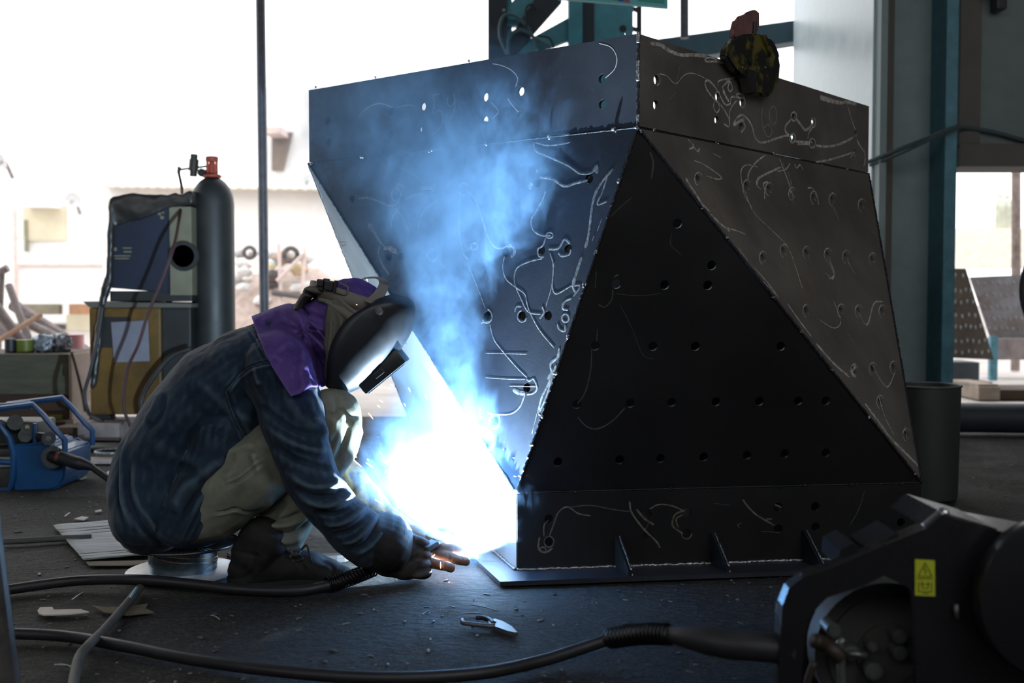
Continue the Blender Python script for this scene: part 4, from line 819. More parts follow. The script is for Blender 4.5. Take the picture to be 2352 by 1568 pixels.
h2 = [G(-80, 1455, .013), G(45, 1455, .013), G(160, 1462, .013), G(300, 1486, .014), G(430, 1512, .014), G(600, 1536, .014), G(760, 1551, .014), G(920, 1556, .014), G(1100, 1546, .014), G(1240, 1518, .016), G(1340, 1487, .03), G(1400, 1466, .045)]
t2 = hose('machine_hose', h2, .0125, M_hose, 'long black hose curving across the foreground floor into the black machine')
e1 = [P(1400, 1466, 1.93), P(1470, 1456, 1.87), P(1540, 1456, 1.82)]
bm = spring(e1, .0165, .0022, 16); obj('spring_guard', bm, MATS['black_spring_wire'], t2, smooth_sh='all')
bm = BM(); tube(bm, smooth(e1, 8), .012, 12); tube(bm, smooth([P(1535, 1456, 1.825), P(1600, 1466, 1.79), P(1680, 1480, 1.76), P(1740, 1484, 1.74), P(1830, 1494, 1.72)], 6), [.013 + .010 * min(1, i / 8) for i in range(25)], 14); obj('hose_sleeve', bm, M_hose, t2, smooth_sh='all')
hose('air_hose', [G(322, 1348, .012), G(290, 1388, .012), G(240, 1445, .012), G(205, 1480, .03), G(182, 1510, .02), G(170, 1560, .014), G(160, 1640, .013)], .0105, M_ghose, 'grey dusty hose coming forward from the wire spool towards the camera')
hose('floor_cable', [G(-40, 1246, .01), G(60, 1241, .01), G(140, 1236, .01), G(210, 1233, .01)], .0095, M_ghose, 'short grey cable running under the cardboard at the left')
M_bluewire = mat('pale_blue_strap', (.25, .5, .62), rough=.4)
hose('blue_strap', [G(315, 1350, .028), G(300, 1372, .02), G(292, 1388, .006)], .004, M_bluewire, 'pale blue strap end hanging beside the grey hose', 'strap')
# wire spool used as a stool
sc_ = G(408, 1331, 0); sc_.x = X(408, 3.05); sc_.y = 3.07
sp = thing('wire_spool', 'upright metal welding-wire spool used as a stool under the person', 'wire spool', (sc_.x, sc_.y, 0))
M_drum = mat('polished_spool_steel', (.22, .30, .36), rough=.28, metal=.9, var=.4, scale=9, stretch=(1, 1, 3))
bm = BM(); lathe(bm, [(.148, .001), (.15, .004), (.15, .008), (.143, .011), (.03, .011)], (sc_.x, sc_.y, 0), 48); obj('lower_flange', bm, mat('pale_flange_steel', (.62, .62, .64), rough=.4, metal=.35, var=.3, scale=25), sp, smooth_sh=30)
bm = BM(); lathe(bm, [(.090, .011), (.090, .076)], (sc_.x, sc_.y, 0), 48); obj('drum', bm, M_drum, sp, smooth_sh=30)
bm = BM()
for k in range(60):
    a = 2 * math.pi * k / 60; d = Vector((math.cos(a), math.sin(a), 0)); cyl(bm, Vector((sc_.x, sc_.y, .080)) + d * .06, Vector((sc_.x, sc_.y, .082)) + d * .146, .0016, seg=5)
tube(bm, [Vector((sc_.x + .148 * math.cos(a * math.pi / 24), sc_.y + .148 * math.sin(a * math.pi / 24), .082)) for a in range(49)], .0042, 8, caps=False); lathe(bm, [(.09, .074), (.09, .083)], (sc_.x, sc_.y, 0), 40)
obj('upper_flange', bm, mat('dark_wire_flange', (.05, .05, .055), rough=.35, metal=.7), sp, smooth_sh=40)
bm = BM()
for k, (z0, z1, ph) in enumerate(((.07, .035, 0), (.05, .025, .4), (.02, .065, 1.5), (.015, .06, 2.6), (.068, .03, -.7))):
    tube(bm, [Vector((sc_.x + .0915 * math.cos(ph - 2.2 + t * .12), sc_.y + .0915 * math.sin(ph - 2.2 + t * .12), z0 + (z1 - z0) * t / 24)) for t in range(25)], .0011, 5)
obj('loose_wire', bm, mat('copper_coated_wire', (.45, .25, .14), rough=.3, metal=1), sp, smooth_sh='all')
# cardboard
M_dkw0 = mat('dark_crease', (.05, .045, .04), rough=.9)
def sheet(name, px, z, m, label, cat, t=.003, corr=0, n=1):
    bm = BM(); pts = [G(x, y, z) for x, y in px]
    prism(bm, pts, (0, 0, t)); o = obj(name, bm, m); return tag(o, label, cat)
M_card = mat('pale_cardboard', (.46, .48, .5), rough=.85, var=.35, scale=6, stretch=(.6, 7, 1), bump=.001, bscale=40)
bm = BM(); A_, B_, C2_, D_ = G(123, 1209, .004), G(320, 1192, .004), G(420, 1268, .004), G(192, 1288, .004)
n = 40
V_ = [[None] * 13 for _ in range(n + 1)]
for j in range(n + 1):
    for i in range(13):
        u, v = i / 12, j / n; p = A_.lerp(B_, u).lerp(D_.lerp(C2_, u), v); p.z = .004 + .0025 * (1 if j % 8 in (0,) else 0) * (v < .6) + .002 * abs(math.sin(v * 40)) + .006 * (1 - u) ** 3 * abs(nz((u * 3, v * 4, 0))); V_[j][i] = bm.verts.new(p)
for j in range(n):
    for i in range(12): bm.faces.new((V_[j][i], V_[j][i + 1], V_[j + 1][i + 1], V_[j + 1][i]))
cb = tag(obj('cardboard_sheet', bm, M_card, smooth_sh='all'), 'flattened pale cardboard sheet lying on the floor behind the spool', 'cardboard'); m_ = cb.modifiers.new('t', 'SOLIDIFY'); m_.thickness = .003
bm = BM()
for v in (.16, .24, .33, .40, .86, .92):
    tube(bm, smooth([A_.lerp(D_, v).lerp(B_.lerp(C2_, v), u) + Vector((0, .004 * nz((u * 4, v * 9, 0), 2), .0045)) for u in (0, .25, .5, .75, 1)], 4), .0013 if v < .5 else .0009, 5)
obj('crease', bm, M_dkw0, cb)
M_card2 = mat('brown_cardboard', (.16, .13, .085), rough=.9, var=.4, scale=18, bump=.001)
sheet('cardboard_scrap', [(196, 1290), (330, 1288), (420, 1272), (428, 1280), (300, 1300), (205, 1300)], .001, M_card2, 'brown cardboard strip under the pale cardboard sheet', 'cardboard', .002)
M_paper = mat('off_white_paper', (.62, .56, .5), rough=.8, var=.2)
sheet('paper_strip', [(86, 1404), (92, 1397), (120, 1396), (124, 1402), (185, 1401), (205, 1407), (160, 1412), (100, 1414), (90, 1411)], .002, M_paper, 'narrow off-white paper strip with a hooked end on the floor', 'paper')
sheet('dry_leaf', [(210, 1392), (245, 1397), (290, 1395), (340, 1388), (334, 1399), (354, 1408), (290, 1414), (240, 1408)], .002, M_card2, 'torn brown scrap of cardboard lying beside the grey hose', 'cardboard', .003).name = 'cardboard_scrap'
M_litter = mat('pale_litter', (.5, .48, .46), rough=.7)
for k, (px, lab) in enumerate((([(143, 1106), (150, 1093), (172, 1091), (190, 1098), (165, 1104)], 'white scrap of paper beside the blue wire feeder'), ([(180, 1099), (196, 1095), (200, 1098), (184, 1102)], 'small white flake right of the blue wire feeder'),
        ([(170, 1193), (188, 1187), (203, 1189), (192, 1196)], 'pale crumpled flake just above the cardboard sheet'), ([(218, 1174), (232, 1171), (234, 1175), (220, 1177)], 'tiny white flake between the cardboard and the jacket'), ([(245, 1085), (262, 1078), (270, 1096), (258, 1104)], 'pale paper corner behind the back of the jacket'))):
    sheet('paper_scrap', px, .002, M_litter, lab, 'litter', .003)
# pebble-like floor debris: nobody could count it
bm = BM()
for k in range(2600):
    Yd = 1.9 + 4.5 * random.random() ** 1.3; xd = (random.random() - .5) * .95 * Yd
    r = random.choice((.0009, .0012, .0016, .002, .0028, .004)) * (.7 + .6 * random.random()); z = fh(xd, Yd) - .005 + r * .5
    M_ = Matrix.Translation((xd, Yd, z)) @ RZ(random.random() * 6) @ Matrix.Diagonal((1 + 2 * random.random(), 1, .6, 1))
    bmesh.ops.create_icosphere(bm, subdivisions=1, radius=r, matrix=M_)
tag(obj('floor_grit', bm, mat('slag_grit', (.22, .22, .23), rough=.5, var=.9, scale=3)), 'loose grit, slag crumbs and grinding dust scattered over the floor', 'debris', kind='stuff')
for k, (a, b, r, lab) in enumerate((((1059, 1409), (1110, 1409), .0016, 'short bright wire offcut lying just above the pliers'), ((1078, 1388), (1142, 1402), .0013, 'long thin wire offcut further behind the pliers'), ((1020, 1393), (1045, 1395), .0014, 'stubby dull wire offcut left of the longer ones'), ((970, 1412), (985, 1404), .002, 'small dark stick of slag left of the pliers'), ((165, 1378), (190, 1361), .002, 'dark twig-like offcut on the left floor near the hose'), ((148, 1186), (160, 1177), .002, 'thin offcut above the cardboard sheet'), ((125, 1527), (165, 1532), .0022, 'shiny wire offcut in the bottom left corner'), ((483, 1412), (505, 1422), .0012, 'fine wire offcut right of the brown cardboard scrap'))):
    bm = BM(); p, q = G(*a, r), G(*b, r); tube(bm, smooth([p, p.lerp(q, .5) + Vector((0, .004, .001)), q], 5), r, 6); tag(obj('wire_offcut', bm, M_scr if k < 2 or k == 6 else M_weld), lab, 'wire offcut')
# pliers
pl = thing('pliers', 'small pliers with chrome jaws lying open on the floor', 'pliers', G(1120, 1438))
M_pl = mat('brushed_plier_steel', (.20, .21, .23), rough=.45, metal=.7)
bm = BM(); pp = smooth([G(1061, 1423, .012), G(1064, 1430, .010), G(1085, 1433, .010), G(1125, 1437, .010), G(1135, 1436, .010)], 5); tube(bm, pp, .0055, 8); obj('handle', bm, M_pl, pl, smooth_sh='all')
bm = BM(); pp = smooth([G(1094, 1418, .010), G(1108, 1418, .011), G(1124, 1423, .011), G(1134, 1432, .010)], 5); tube(bm, pp, .006, 8); obj('handle', bm, M_hose, pl, smooth_sh='all')
bm = BM(); prism(bm, [G(x, y, .003) for x, y in ((1120, 1433), (1136, 1428), (1155, 1434), (1175, 1446), (1190, 1460), (1184, 1462), (1165, 1457), (1140, 1448), (1124, 1442))], (0, 0, .009)); bmesh.ops.bevel(bm, geom=bm.edges[:], offset=.0015, segments=2, affect='EDGES'); obj('jaw', bm, M_pl, pl)
bm = BM(); cyl(bm, G(1135, 1437, .003), G(1135, 1437, .003) + Vector((0, 0, .0115)), .005, seg=12); obj('rivet', bm, M_weld, pl)
# sparks: glowing droplets
M_spark = mat('glowing_spark', (1, .5, .2), emis=(1, .42, .16), estr=9)
k = 0
for x0_, y0_, x1_, y1_, Y in ((812, 1047, 820, 1050, 2.98), (808, 1052, 831, 1072, 2.97), (841, 1062, 857, 1074, 2.98), (843, 1054, 847, 1057, 3.0), (880, 1057, 891, 1068, 3.0), (846, 1101, 876, 1125, 2.97), (861, 1147, 880, 1157, 2.96), (992, 1279, 999, 1273, 2.94), (1012, 1290, 1012, 1305, 2.93), (896, 882, 905, 886, 3.0), (893, 891, 897, 892, 3.0), (872, 918, 880, 924, 3.0), (866, 930, 873, 935, 3.0), (919, 925, 923, 930, 3.05), (928, 926, 932, 932, 3.05), (846, 948, 857, 962, 3.0), (872, 1037, 876, 1043, 3.02), (884, 1085, 888, 1080, 3.0), (1178, 1050, 1182, 1052, 2.99), (1180, 1093, 1186, 1094, 3.0), (1190, 1092, 1197, 1095, 3.0), (1155, 1031, 1158, 1033, 3.0), (1030, 1337, 1033, 1338, 2.9), (818, 700, 820, 702, 2.86), (955, 1183, 965, 1190, 2.95)):
    a, b = P(x0_, y0_, Y), P(x1_, y1_, Y); 
    if (b - a).length < .004: b = a + Vector((.003, 0, .001))
    if a.z < .01: a.z = .012; b.z = .012
    bm = BM(); tube(bm, [a, a.lerp(b, .3), a.lerp(b, .7), b], [.0004, .0012, .0012, .0004], 6)
    tag(obj('spark', bm, M_spark), 'tiny glowing orange weld spark flying near the arc', 'spark', 'sparks thrown off by the welding arc')
# foreground pipe leg at the left edge
bm = BM(); c = G(-25, 1760, 0); Yp = 1.95
tube(bm, [P(28, 1790, Yp), P(4, 1568, Yp), P(-38, 1232, Yp), P(-75, 940, Yp)], .030, 20)
o = tag(obj('steel_tube_leg', bm, mat('scuffed_grey_tube', (.16, .15, .14), rough=.4, metal=.5, var=.5, scale=15)), 'grey scuffed steel tube leg at the bottom left corner of the photo', 'tube')
# ---------------- left background: welding set, cylinder, crate, feeder ----------------
Yb = 6.15
M_cyl = mat('dark_grey_cylinder_paint', (.022, .025, .025), rough=.5, var=.35, scale=6)
M_red = mat('red_cap_paint', (.42, .07, .04), rough=.5, var=.3, scale=20)
gc_ = thing('gas_cylinder', 'tall dark gas cylinder with a red valve guard and a regulator', 'gas cylinder', (X(491, Yb), Yb, 0))
cx = X(491, Yb); r = 48.5 / F * Yb; zs = P(491, 470, Yb).z; zt_ = P(491, 405, Yb).z
bm = BM(); pr = [(r * .9, 0), (r, .03), (r, zs)]
for k in range(1, 9): a = k / 8 * math.pi / 2 * .93; pr.append((r * math.cos(a) if k < 8 else r * .28, zs + (zt_ - zs) * math.sin(a)))
lathe(bm, pr, (cx, Yb, 0), 40); obj('cylinder_body', bm, M_cyl, gc_, smooth_sh=40)
bm = BM()
for k in range(4):
    a = k * math.pi / 2 + .6; box(bm, Vector((cx + .026 * math.cos(a), Yb + .026 * math.sin(a), zt_ + .045)), (.012, .008, .09), RZ(a))
lathe(bm, [(.05, 0), (.05, .012), (.035, .018), (.03, .02)], (cx, Yb, zt_ - .006), 24); lathe(bm, [(.030, 0), (.034, .006), (.034, .024), (.030, .028)], (cx, Yb, zt_ + .078), 24)
lathe(bm, [(.015, 0), (.02, .02), (.02, .06), (.012, .08)], (cx, Yb, zt_), 16); obj('valve_guard', bm, M_red, gc_, smooth_sh=30)['label'] = 'red valve guard'
bm = BM(); R0 = P(480, 381, Yb); cyl(bm, R0, P(408, 390, Yb), .006, seg=10); cyl(bm, P(446, 354, Yb), P(444, 405, Yb), .020, seg=16); cyl(bm, P(446, 366, Yb), P(444, 392, Yb), .026, seg=16); cyl(bm, P(462, 396, Yb - .03), P(470, 398, Yb + .01), .022, seg=16); cyl(bm, P(412, 383, Yb), P(410, 398, Yb), .010, seg=10)
obj('regulator', bm, mat('dark_brass_regulator', (.06, .055, .05), rough=.4, metal=.5), gc_, smooth_sh=30)
hose('gas_hose', [P(411, 398, Yb), P(418, 440, Yb - .05), P(412, 500, Yb - .25), P(398, 570, Yb - .4), P(370, 650, Yb - .42), P(340, 720, Yb - .42), P(318, 790, Yb - .42), P(292, 850, Yb - .40), P(284, 930, Yb - .4), P(300, 980, Yb - .4)], .008, mat('dark_red_rubber', (.05, .014, .018), rough=.6), 'dark red gas hose drooping from the regulator across the machine')
bm = BM(); tube(bm, [P(401, 344, Yb), P(405, 365, Yb), P(409, 385, Yb)], .0018, 5); tag(obj('thin_wire', bm, M_hose), 'thin wire tip sticking up left of the regulator', 'wire')
# yellow wheeled cabinet
Yk = 5.95
M_yel = mat('dirty_yellow_paint', (.16, .085, .014), rough=.55, var=.55, scale=5)
def bx(bm, p0, p1, Y, dep, bev=.004):
    a, b = P(*p0, Y), P(*p1, Y); box(bm, ((a.x + b.x) / 2, Y + dep / 2, (a.z + b.z) / 2), (abs(b.x - a.x), dep, abs(b.z - a.z)), None, bev)
kab = thing('welding_cabinet', 'dirty yellow wheeled steel cabinet below the blue welding machine', 'cabinet', (X(310, Yk), Yk, 0))
bm = BM(); bx(bm, (204, 706), (372, 952), Yk, .6, .01); obj('cabinet_body', bm, M_yel, kab)
bm = BM(); bx(bm, (372, 706), (440, 952), Yk + .02, .55); obj('side_panel', bm, M_cyl, kab)
bm = BM(); prism(bm, [P(190, 692, Yk - .02), P(440, 697, Yk - .02), P(440, 706, Yk - .02), P(206, 706, Yk - .02)], (0, .62, 0)); obj('top_tray', bm, M_brown, kab)
bm = BM(); bx(bm, (226, 728), (300, 798), Yk - .006, .01, .002)
for k in range(5): bx(bm, (232, 736 + k * 12), (294, 741 + k * 12), Yk - .010, .006, .001)
obj('louvre_panel', bm, M_cyl, kab)
bm = BM()
for px in (222, 412): w0 = G(px, 985, .07); cyl(bm, (X(px, Yk), Yk + .05, .07), (X(px, Yk), Yk + .09, .07), .07, seg=20)
obj('wheel', bm, M_hose, kab, smooth_sh=30)
bm = BM(); prism(bm, [P(255, 740, Yk - .014), P(340, 735, Yk - .014), P(344, 829, Yk - .014), P(262, 832, Yk - .014)], (0, .002, 0)); tag(obj('paper_sheet', bm, mat('white_notice_paper', (.22, .22, .27), rough=.8, var=.15, scale=20)), 'sheet of pale paper taped on the yellow cabinet door', 'paper')
# blue machine with plastic cover
M_blue = mat('dark_blue_machine_paint', (.012, .020, .045), rough=.6, var=.4, scale=4)
M_cream = mat('cream_panel_paint', (.20, .19, .13), rough=.6, var=.25, scale=8)
wm_ = thing('welding_machine', 'dark blue welding machine under a crumpled plastic cover, standing on the yellow cabinet', 'welding machine', (X(340, Yk), Yk, P(340, 690, Yk).z))
bm = BM(); prism(bm, [P(250, 470, Yk), P(388, 458, Yk), P(388, 672, Yk), P(242, 660, Yk)], (0, .55, 0)); bmesh.ops.bevel(bm, geom=bm.edges[:], offset=.006, segments=2, affect='EDGES'); obj('housing', bm, M_blue, wm_)
bm = BM(); bx(bm, (388, 474), (441, 678), Yk + .004, .54); obj('end_panel', bm, M_cream, wm_)['label'] = 'cream end panel'
bm = BM(); c = P(422, 588, Yk); cyl(bm, (c.x, Yk - .006, c.z), (c.x, Yk + .01, c.z), .078, seg=28)
for k in range(5): lathe(bm, [(.012 + k * .014, 0), (.016 + k * .014, 0), (.016 + k * .014, .006), (.012 + k * .014, .006)], (c.x, Yk - .006, c.z), 28, RX(math.pi / 2))
obj('fan_grille', bm, M_cyl, wm_, smooth_sh=30)
bm = BM(); bx(bm, (252, 668), (440, 692), Yk + .02, .5); obj('plinth', bm, M_cyl, wm_)
bm = BM()
for (a, b) in (((363, 488), (370, 494)), ((368, 496), (376, 503)), ((372, 486), (377, 490)), ((262, 568), (268, 576)), ((282, 568), (302, 571)), ((284, 576), (302, 580)), ((262, 586), (300, 589)), ((264, 592), (296, 595))): bx(bm, a, b, Yk - .004, .003, 0)
obj('faded_decal', bm, M_cream, wm_)
bm = BM()
prism(bm, [P(x, y, Yk - .014) for x, y in ((248, 478), (249, 460), (262, 450), (300, 443), (350, 443), (385, 448), (400, 441), (414, 446), (436, 434), (443, 440), (443, 468), (388, 476), (330, 500), (285, 512), (262, 520), (256, 600), (247, 600))], (0, .60, 0))
prism(bm, [P(x, y, Yk - .03) for x, y in ((249, 470), (259, 530), (256, 640), (240, 690), (232, 780), (218, 880), (204, 905), (212, 800), (226, 690), (240, 630))], (0, .035, 0))
obj('plastic_cover', remeshed('plastic_cover', bm, .012, 2, noises=[(.008, 9, 1, (1, 1, 1)), (.004, 25, 1, (1, 1, 1))]), mat('dull_black_plastic_film', (.035, .032, .03), rough=.35, var=.4), wm_, smooth_sh='all')
bm = BM(); c = P(375, 706, Yk - .0); c.y = Yk + .1; lathe(bm, [(.016, 0), (.018, .02), (.016, .035), (.010, .043), (.012, .048), (.012, .056)], (c.x, c.y, c.z), 14)
tag(obj('bottle', bm, mat('white_bottle_plastic', (.8, .7, .68), rough=.5), smooth_sh=40), 'tiny white bottle standing under the welding machine on the cabinet top', 'bottle')
hose('black_cable', [P(236, 700, Yk - .03), P(226, 770, Yk - .04), P(208, 850, Yk - .04), P(194, 905, Yk - .04), P(205, 950, Yk - .05), P(235, 968, Yk - .1)], .010, M_hose, 'black cable hanging down the left side of the yellow cabinet', 'cable')
hose('coiled_cable', [P(438, 800, Yk - .06), P(392, 820, Yk - .07), P(350, 870, Yk - .08), P(325, 920, Yk - .08), P(330, 960, Yk - .1)], .012, M_hose, 'black cable curving at the lower right of the yellow cabinet', 'cable')
hose('white_cord', [P(164, 808, 6.3), P(176, 850, 6.3), P(188, 900, 6.3), P(196, 945, 6.3)], .008, M_ghose, 'pale cord hanging between the crate and the yellow cabinet', 'cord')
# crate on the far left
Yq = 6.35
M_ply = mat('weathered_plywood', (.10, .095, .065), rough=.85, var=.35, scale=6, stretch=(1, 1, 6))
M_dkw = mat('dark_red_brown_wood', (.055, .028, .015), rough=.8, var=.4, scale=6)
cr = thing('wooden_crate', 'weathered grey wooden crate at the left edge with junk on top', 'crate', (X(60, Yq), Yq, 0))
bm = BM(); bx(bm, (-120, 813), (158, 905), Yq, .03); obj('front_board', bm, M_ply, cr)
bm = BM(); bx(bm, (-120, 906), (157, 972), Yq + .012, .03); obj('lower_board', bm, M_dkw, cr)
bm = BM(); bx(bm, (157, 813), (166, 975), Yq, .6); obj('end_post', bm, mat('pale_pine_edge', (.42, .33, .28), rough=.8), cr)
bm = BM(); bx(bm, (-120, 815), (158, 970), Yq + .55, .03); bx(bm, (-120, 940), (158, 948), Yq + .03, .52); obj('inner_box', bm, M_dkw, cr)
bm = BM(); bx(bm, (108, 952), (144, 971), Yq + .002, .012); obj('label_patch', bm, mat('yellow_green_patch', (.12, .13, .015)), cr)
def tin(px0, px1, py0, py1, Y, m, label, name='paint_tin', cat='tin'):
    a, b = P(px0, py1, Y), P(px1, py0, Y); r = (b.x - a.x) / 2; bm = BM(); lathe(bm, [(r * .97, 0), (r, .004), (r, b.z - a.z - .004), (r * 1.04, b.z - a.z - .003), (r * 1.04, b.z - a.z), (r * .9, b.z - a.z)], ((a.x + b.x) / 2, Y, a.z), 28)
    tag(obj(name, bm, m, smooth_sh=30), label, cat)
bm = BM(); bx(bm, (-120, 812), (158, 818), Yq + .03, .52); obj('shelf', bm, M_dkw, cr)
tin(38, 78, 780, 815, Yq + .15, mat('green_paint_tin', (.16, .19, .02), rough=.5), 'olive-green tin on top of the crate'); tin(12, 36, 778, 815, Yq + .13, M_hose, 'small black can beside the green tin on the crate', 'can', 'can')
def crumple(px, py, w_, h_, Y, m, label, seed, name='foil_bag', cat='bag'):
    c = P(px, py, Y); bm = BM(); bmesh.ops.create_icosphere(bm, subdivisions=4, radius=1)
    for v in bm.verts:
        n_ = v.co.normalized(); k = 1 + .35 * nz(n_, 2.2, seed) + .15 * nz(n_, 6, seed); v.co = Vector((n_.x * w_ * k, n_.y * w_ * .6 * k, n_.z * h_ * k)) + c
    zmin = c.z - h_ * .9
    for v in bm.verts: v.co.z = max(v.co.z, zmin)
    return tag(obj(name, bm, m, smooth_sh=50), label, cat)
M_foil = mat('crumpled_silver_foil', (.38, .42, .48), rough=.3, metal=.6, var=.5, scale=30, bump=.01, bscale=40)
crumple(100, 790, .065, .055, Yq + .16, M_foil, 'crumpled silver bag right of the green tin', 2); crumple(135, 790, .075, .06, Yq + .22, M_foil, 'larger crumpled foil bag at the right end of the crate top', 5)
# heap of scrap bars beyond the crate
M_bar = mat('dusty_scrap_steel', (.30, .25, .24), rough=.7, var=.5, scale=8)
for k, (a, b, r_, lab) in enumerate((((-20, 690, 8.2), (60, 800, 8.2), .04, 'thick scrap bar leaning at the far left of the heap'), ((20, 655, 8.5), (70, 790, 8.3), .028, 'thin scrap bar standing steeply in the heap'), ((30, 700, 8.6), (170, 790, 8.4), .045, 'long dark scrap bar sloping down to the right'), ((0, 780, 8.1), (95, 722, 8.3), .018, 'rusty thin rod lying across the heap'), ((-30, 640, 8.8), (18, 615, 8.8), .03, 'dark angle bar tip at the left edge of the photo'), ((60, 740, 8.5), (160, 790, 8.2), .035, 'pale scrap bar low in the heap'), ((-20, 740, 8.4), (50, 800, 8.3), .04, 'stubby dark bar at the bottom of the heap'), ((5, 625, 8.6), (2, 690, 8.6), .02, 'short upright dark bar at the left edge'))):
    a, b = P(*a), P(*b); b2 = a + (b - a) * ((a.z - .06) / (a.z - b.z)) if a.z > b.z else None
    bm = BM(); 
    if b2 is None: a, b = b, a; b2 = a + (b - a) * min(6, ((a.z - .06) / (a.z - b.z)))
    cyl(bm, a, b2, r_, seg=10); tag(obj('scrap_bar', bm, M_bar if k != 3 else mat('rusty_rod', (.5, .3, .2), rough=.7), smooth_sh=30), lab, 'scrap bar', 'scrap bars heaped behind the crate')
tin(152, 192, 768, 812, 7.6, mat('faded_pink_plastic', (.72, .34, .36), rough=.6), 'faded pink bucket between the crate and the yellow cabinet', 'bucket', 'bucket')
bk = bpy.data.objects['bucket']
bm = BM(); c = P(172, 812, 7.6); box(bm, (c.x, 7.6, c.z / 2), (.3, .3, c.z - .004), None, .004); tag(obj('concrete_block', bm, M_yard), 'pale block under the pink bucket', 'block')
# blue wire feeder
Yf = 4.4
M_fb = mat('bright_blue_feeder_paint', (.018, .11, .30), rough=.38, var=.3, scale=6, coat=.2)
fd = thing('wire_feeder', 'bright blue portable wire feeder standing at the left edge of the floor', 'wire feeder', (X(60, Yf), Yf, 0))
bm = BM(); q = [(-70, 1130), (135, 1122), (148, 1100), (150, 1030), (140, 990), (118, 975), (96, 948), (76, 930), (-70, 940)]
def shell(bm, pts, Y, dep, wall=.01):
    o_ = [P(x, y, Y) for x, y in pts]; prism(bm, o_, (0, dep, 0))
# lower tub
bm = BM(); prism(bm, [P(x, y, Yf) for x, y in ((30, 1020), (100, 1018), (112, 1030), (149, 1036), (149, 1095), (138, 1118), (118, 1126), (30, 1130))], (0, .28, 0)); bmesh.ops.bevel(bm, geom=bm.edges[:], offset=.008, segments=3, affect='EDGES'); obj('tub', bm, M_fb, fd, smooth_sh=30)
# frame side (near) with openings
bm = BM(); fr = [P(x, y, Yf - .01) for x, y in ((-60, 946), (76, 929), (98, 952), (132, 992), (149, 1010), (149, 1045))]; tube(bm, fr, .012, 8)
obj('side_frame', bm, M_fb, fd, smooth_sh=40); bm = BM(); tube(bm, [p + Vector((0, .29, 0)) for p in fr], .012, 8); obj('side_frame', bm, M_fb, fd, smooth_sh=40); bm = BM(); tube(bm, [P(-60, 975, Yf), P(0, 975, Yf), P(22, 1005, Yf), P(32, 1040, Yf), P(30, 1100, Yf), P(22, 1126, Yf), P(-60, 1130, Yf)], .014, 8); tube(bm, [P(-60, 1058, Yf), P(30, 1062, Yf)], .012, 8); tube(bm, [P(80, 972, Yf), P(80, 1018, Yf)], .008, 6)
obj('side_frame', bm, M_fb, fd, smooth_sh=40)
bm = BM(); tube(bm, [P(-60, 940, Yf + .14), P(72, 929, Yf + .14)], .016, 12); obj('carry_handle', bm, M_fb, fd, smooth_sh=30)
M_fin = mat('greasy_grey_mechanism', (.07, .075, .065), rough=.5, var=.5, scale=25)
bm = BM(); bx(bm, (-60, 968), (88, 1020), Yf + .06, .18, .01); bx(bm, (-60, 1030), (26, 1050), Yf + .04, .18, .01); bx(bm, (-60, 1075), (26, 1120), Yf + .04, .18, .01)
for px, py, r_ in ((35, 970, .03), (62, 985, .022), (58, 1000, .026), (0, 975, .02)): cyl(bm, P(px, py, Yf + .0), P(px, py, Yf + .1), r_, seg=18)
obj('drive_rolls', bm, M_fin, fd, smooth_sh=30)
bm = BM(); cyl(bm, P(112, 1007, Yf - .03), P(112, 1007, Yf + .1), .026, seg=20); cyl(bm, P(88, 1002, Yf + .0), P(108, 1004, Yf - .01), .017, seg=12); obj('socket', bm, M_hose, fd, smooth_sh=30)
bm = BM(); lathe(bm, [(.004, 0), (.011, 0), (.011, .004), (.006, .004)], P(112, 1007, Yf - .031), 18, RX(math.pi / 2)); obj('socket_ring', bm, M_scr, fd)
bm = BM(); cyl(bm, P(122, 1050, Yf - .03), P(122, 1050, Yf + .06), .043, seg=24); cyl(bm, P(118, 1048, Yf - .02), P(150, 1056, Yf - .05), .024, seg=16); obj('coupling', bm, M_hose, fd, smooth_sh=30)
bm = BM(); cyl(bm, P(133, 1049, Yf - .045), P(142, 1051, Yf - .05), .02, seg=14); obj('red_collar', bm, M_red, fd, smooth_sh=30)
for k, (px, py) in enumerate(((124, 1022), (104, 1058), (134, 1030))):
    bm = BM(); ball(bm, P(px, py, Yf - .033), .004, 8); obj('bolt', bm, M_scr, fd, smooth_sh='all')
bm = BM(); cyl(bm, P(62, 980, Yf - .012), P(64, 984, Yf + .0), .008, seg=10); obj('yellow_knob', bm, mat('pale_yellow_knob', (.5, .5, .3)), fd, smooth_sh=30)
c = P(146, 1052, Yf - .05)
t3 = hose('feeder_cable', [P(140, 1050, Yf - .05), P(175, 1062, Yf - .07), P(205, 1070, Yf - .08), P(230, 1086, Yf - .1), P(262, 1108, Yf - .12), P(300, 1126, Yf - .1), P(340, 1124, Yf)], [.026 if i < 14 else max(.0125, .024 - .0012 * (i - 14)) for i in range(61)], M_hose, 'thick black cable leaving the blue wire feeder towards the person', 'cable')
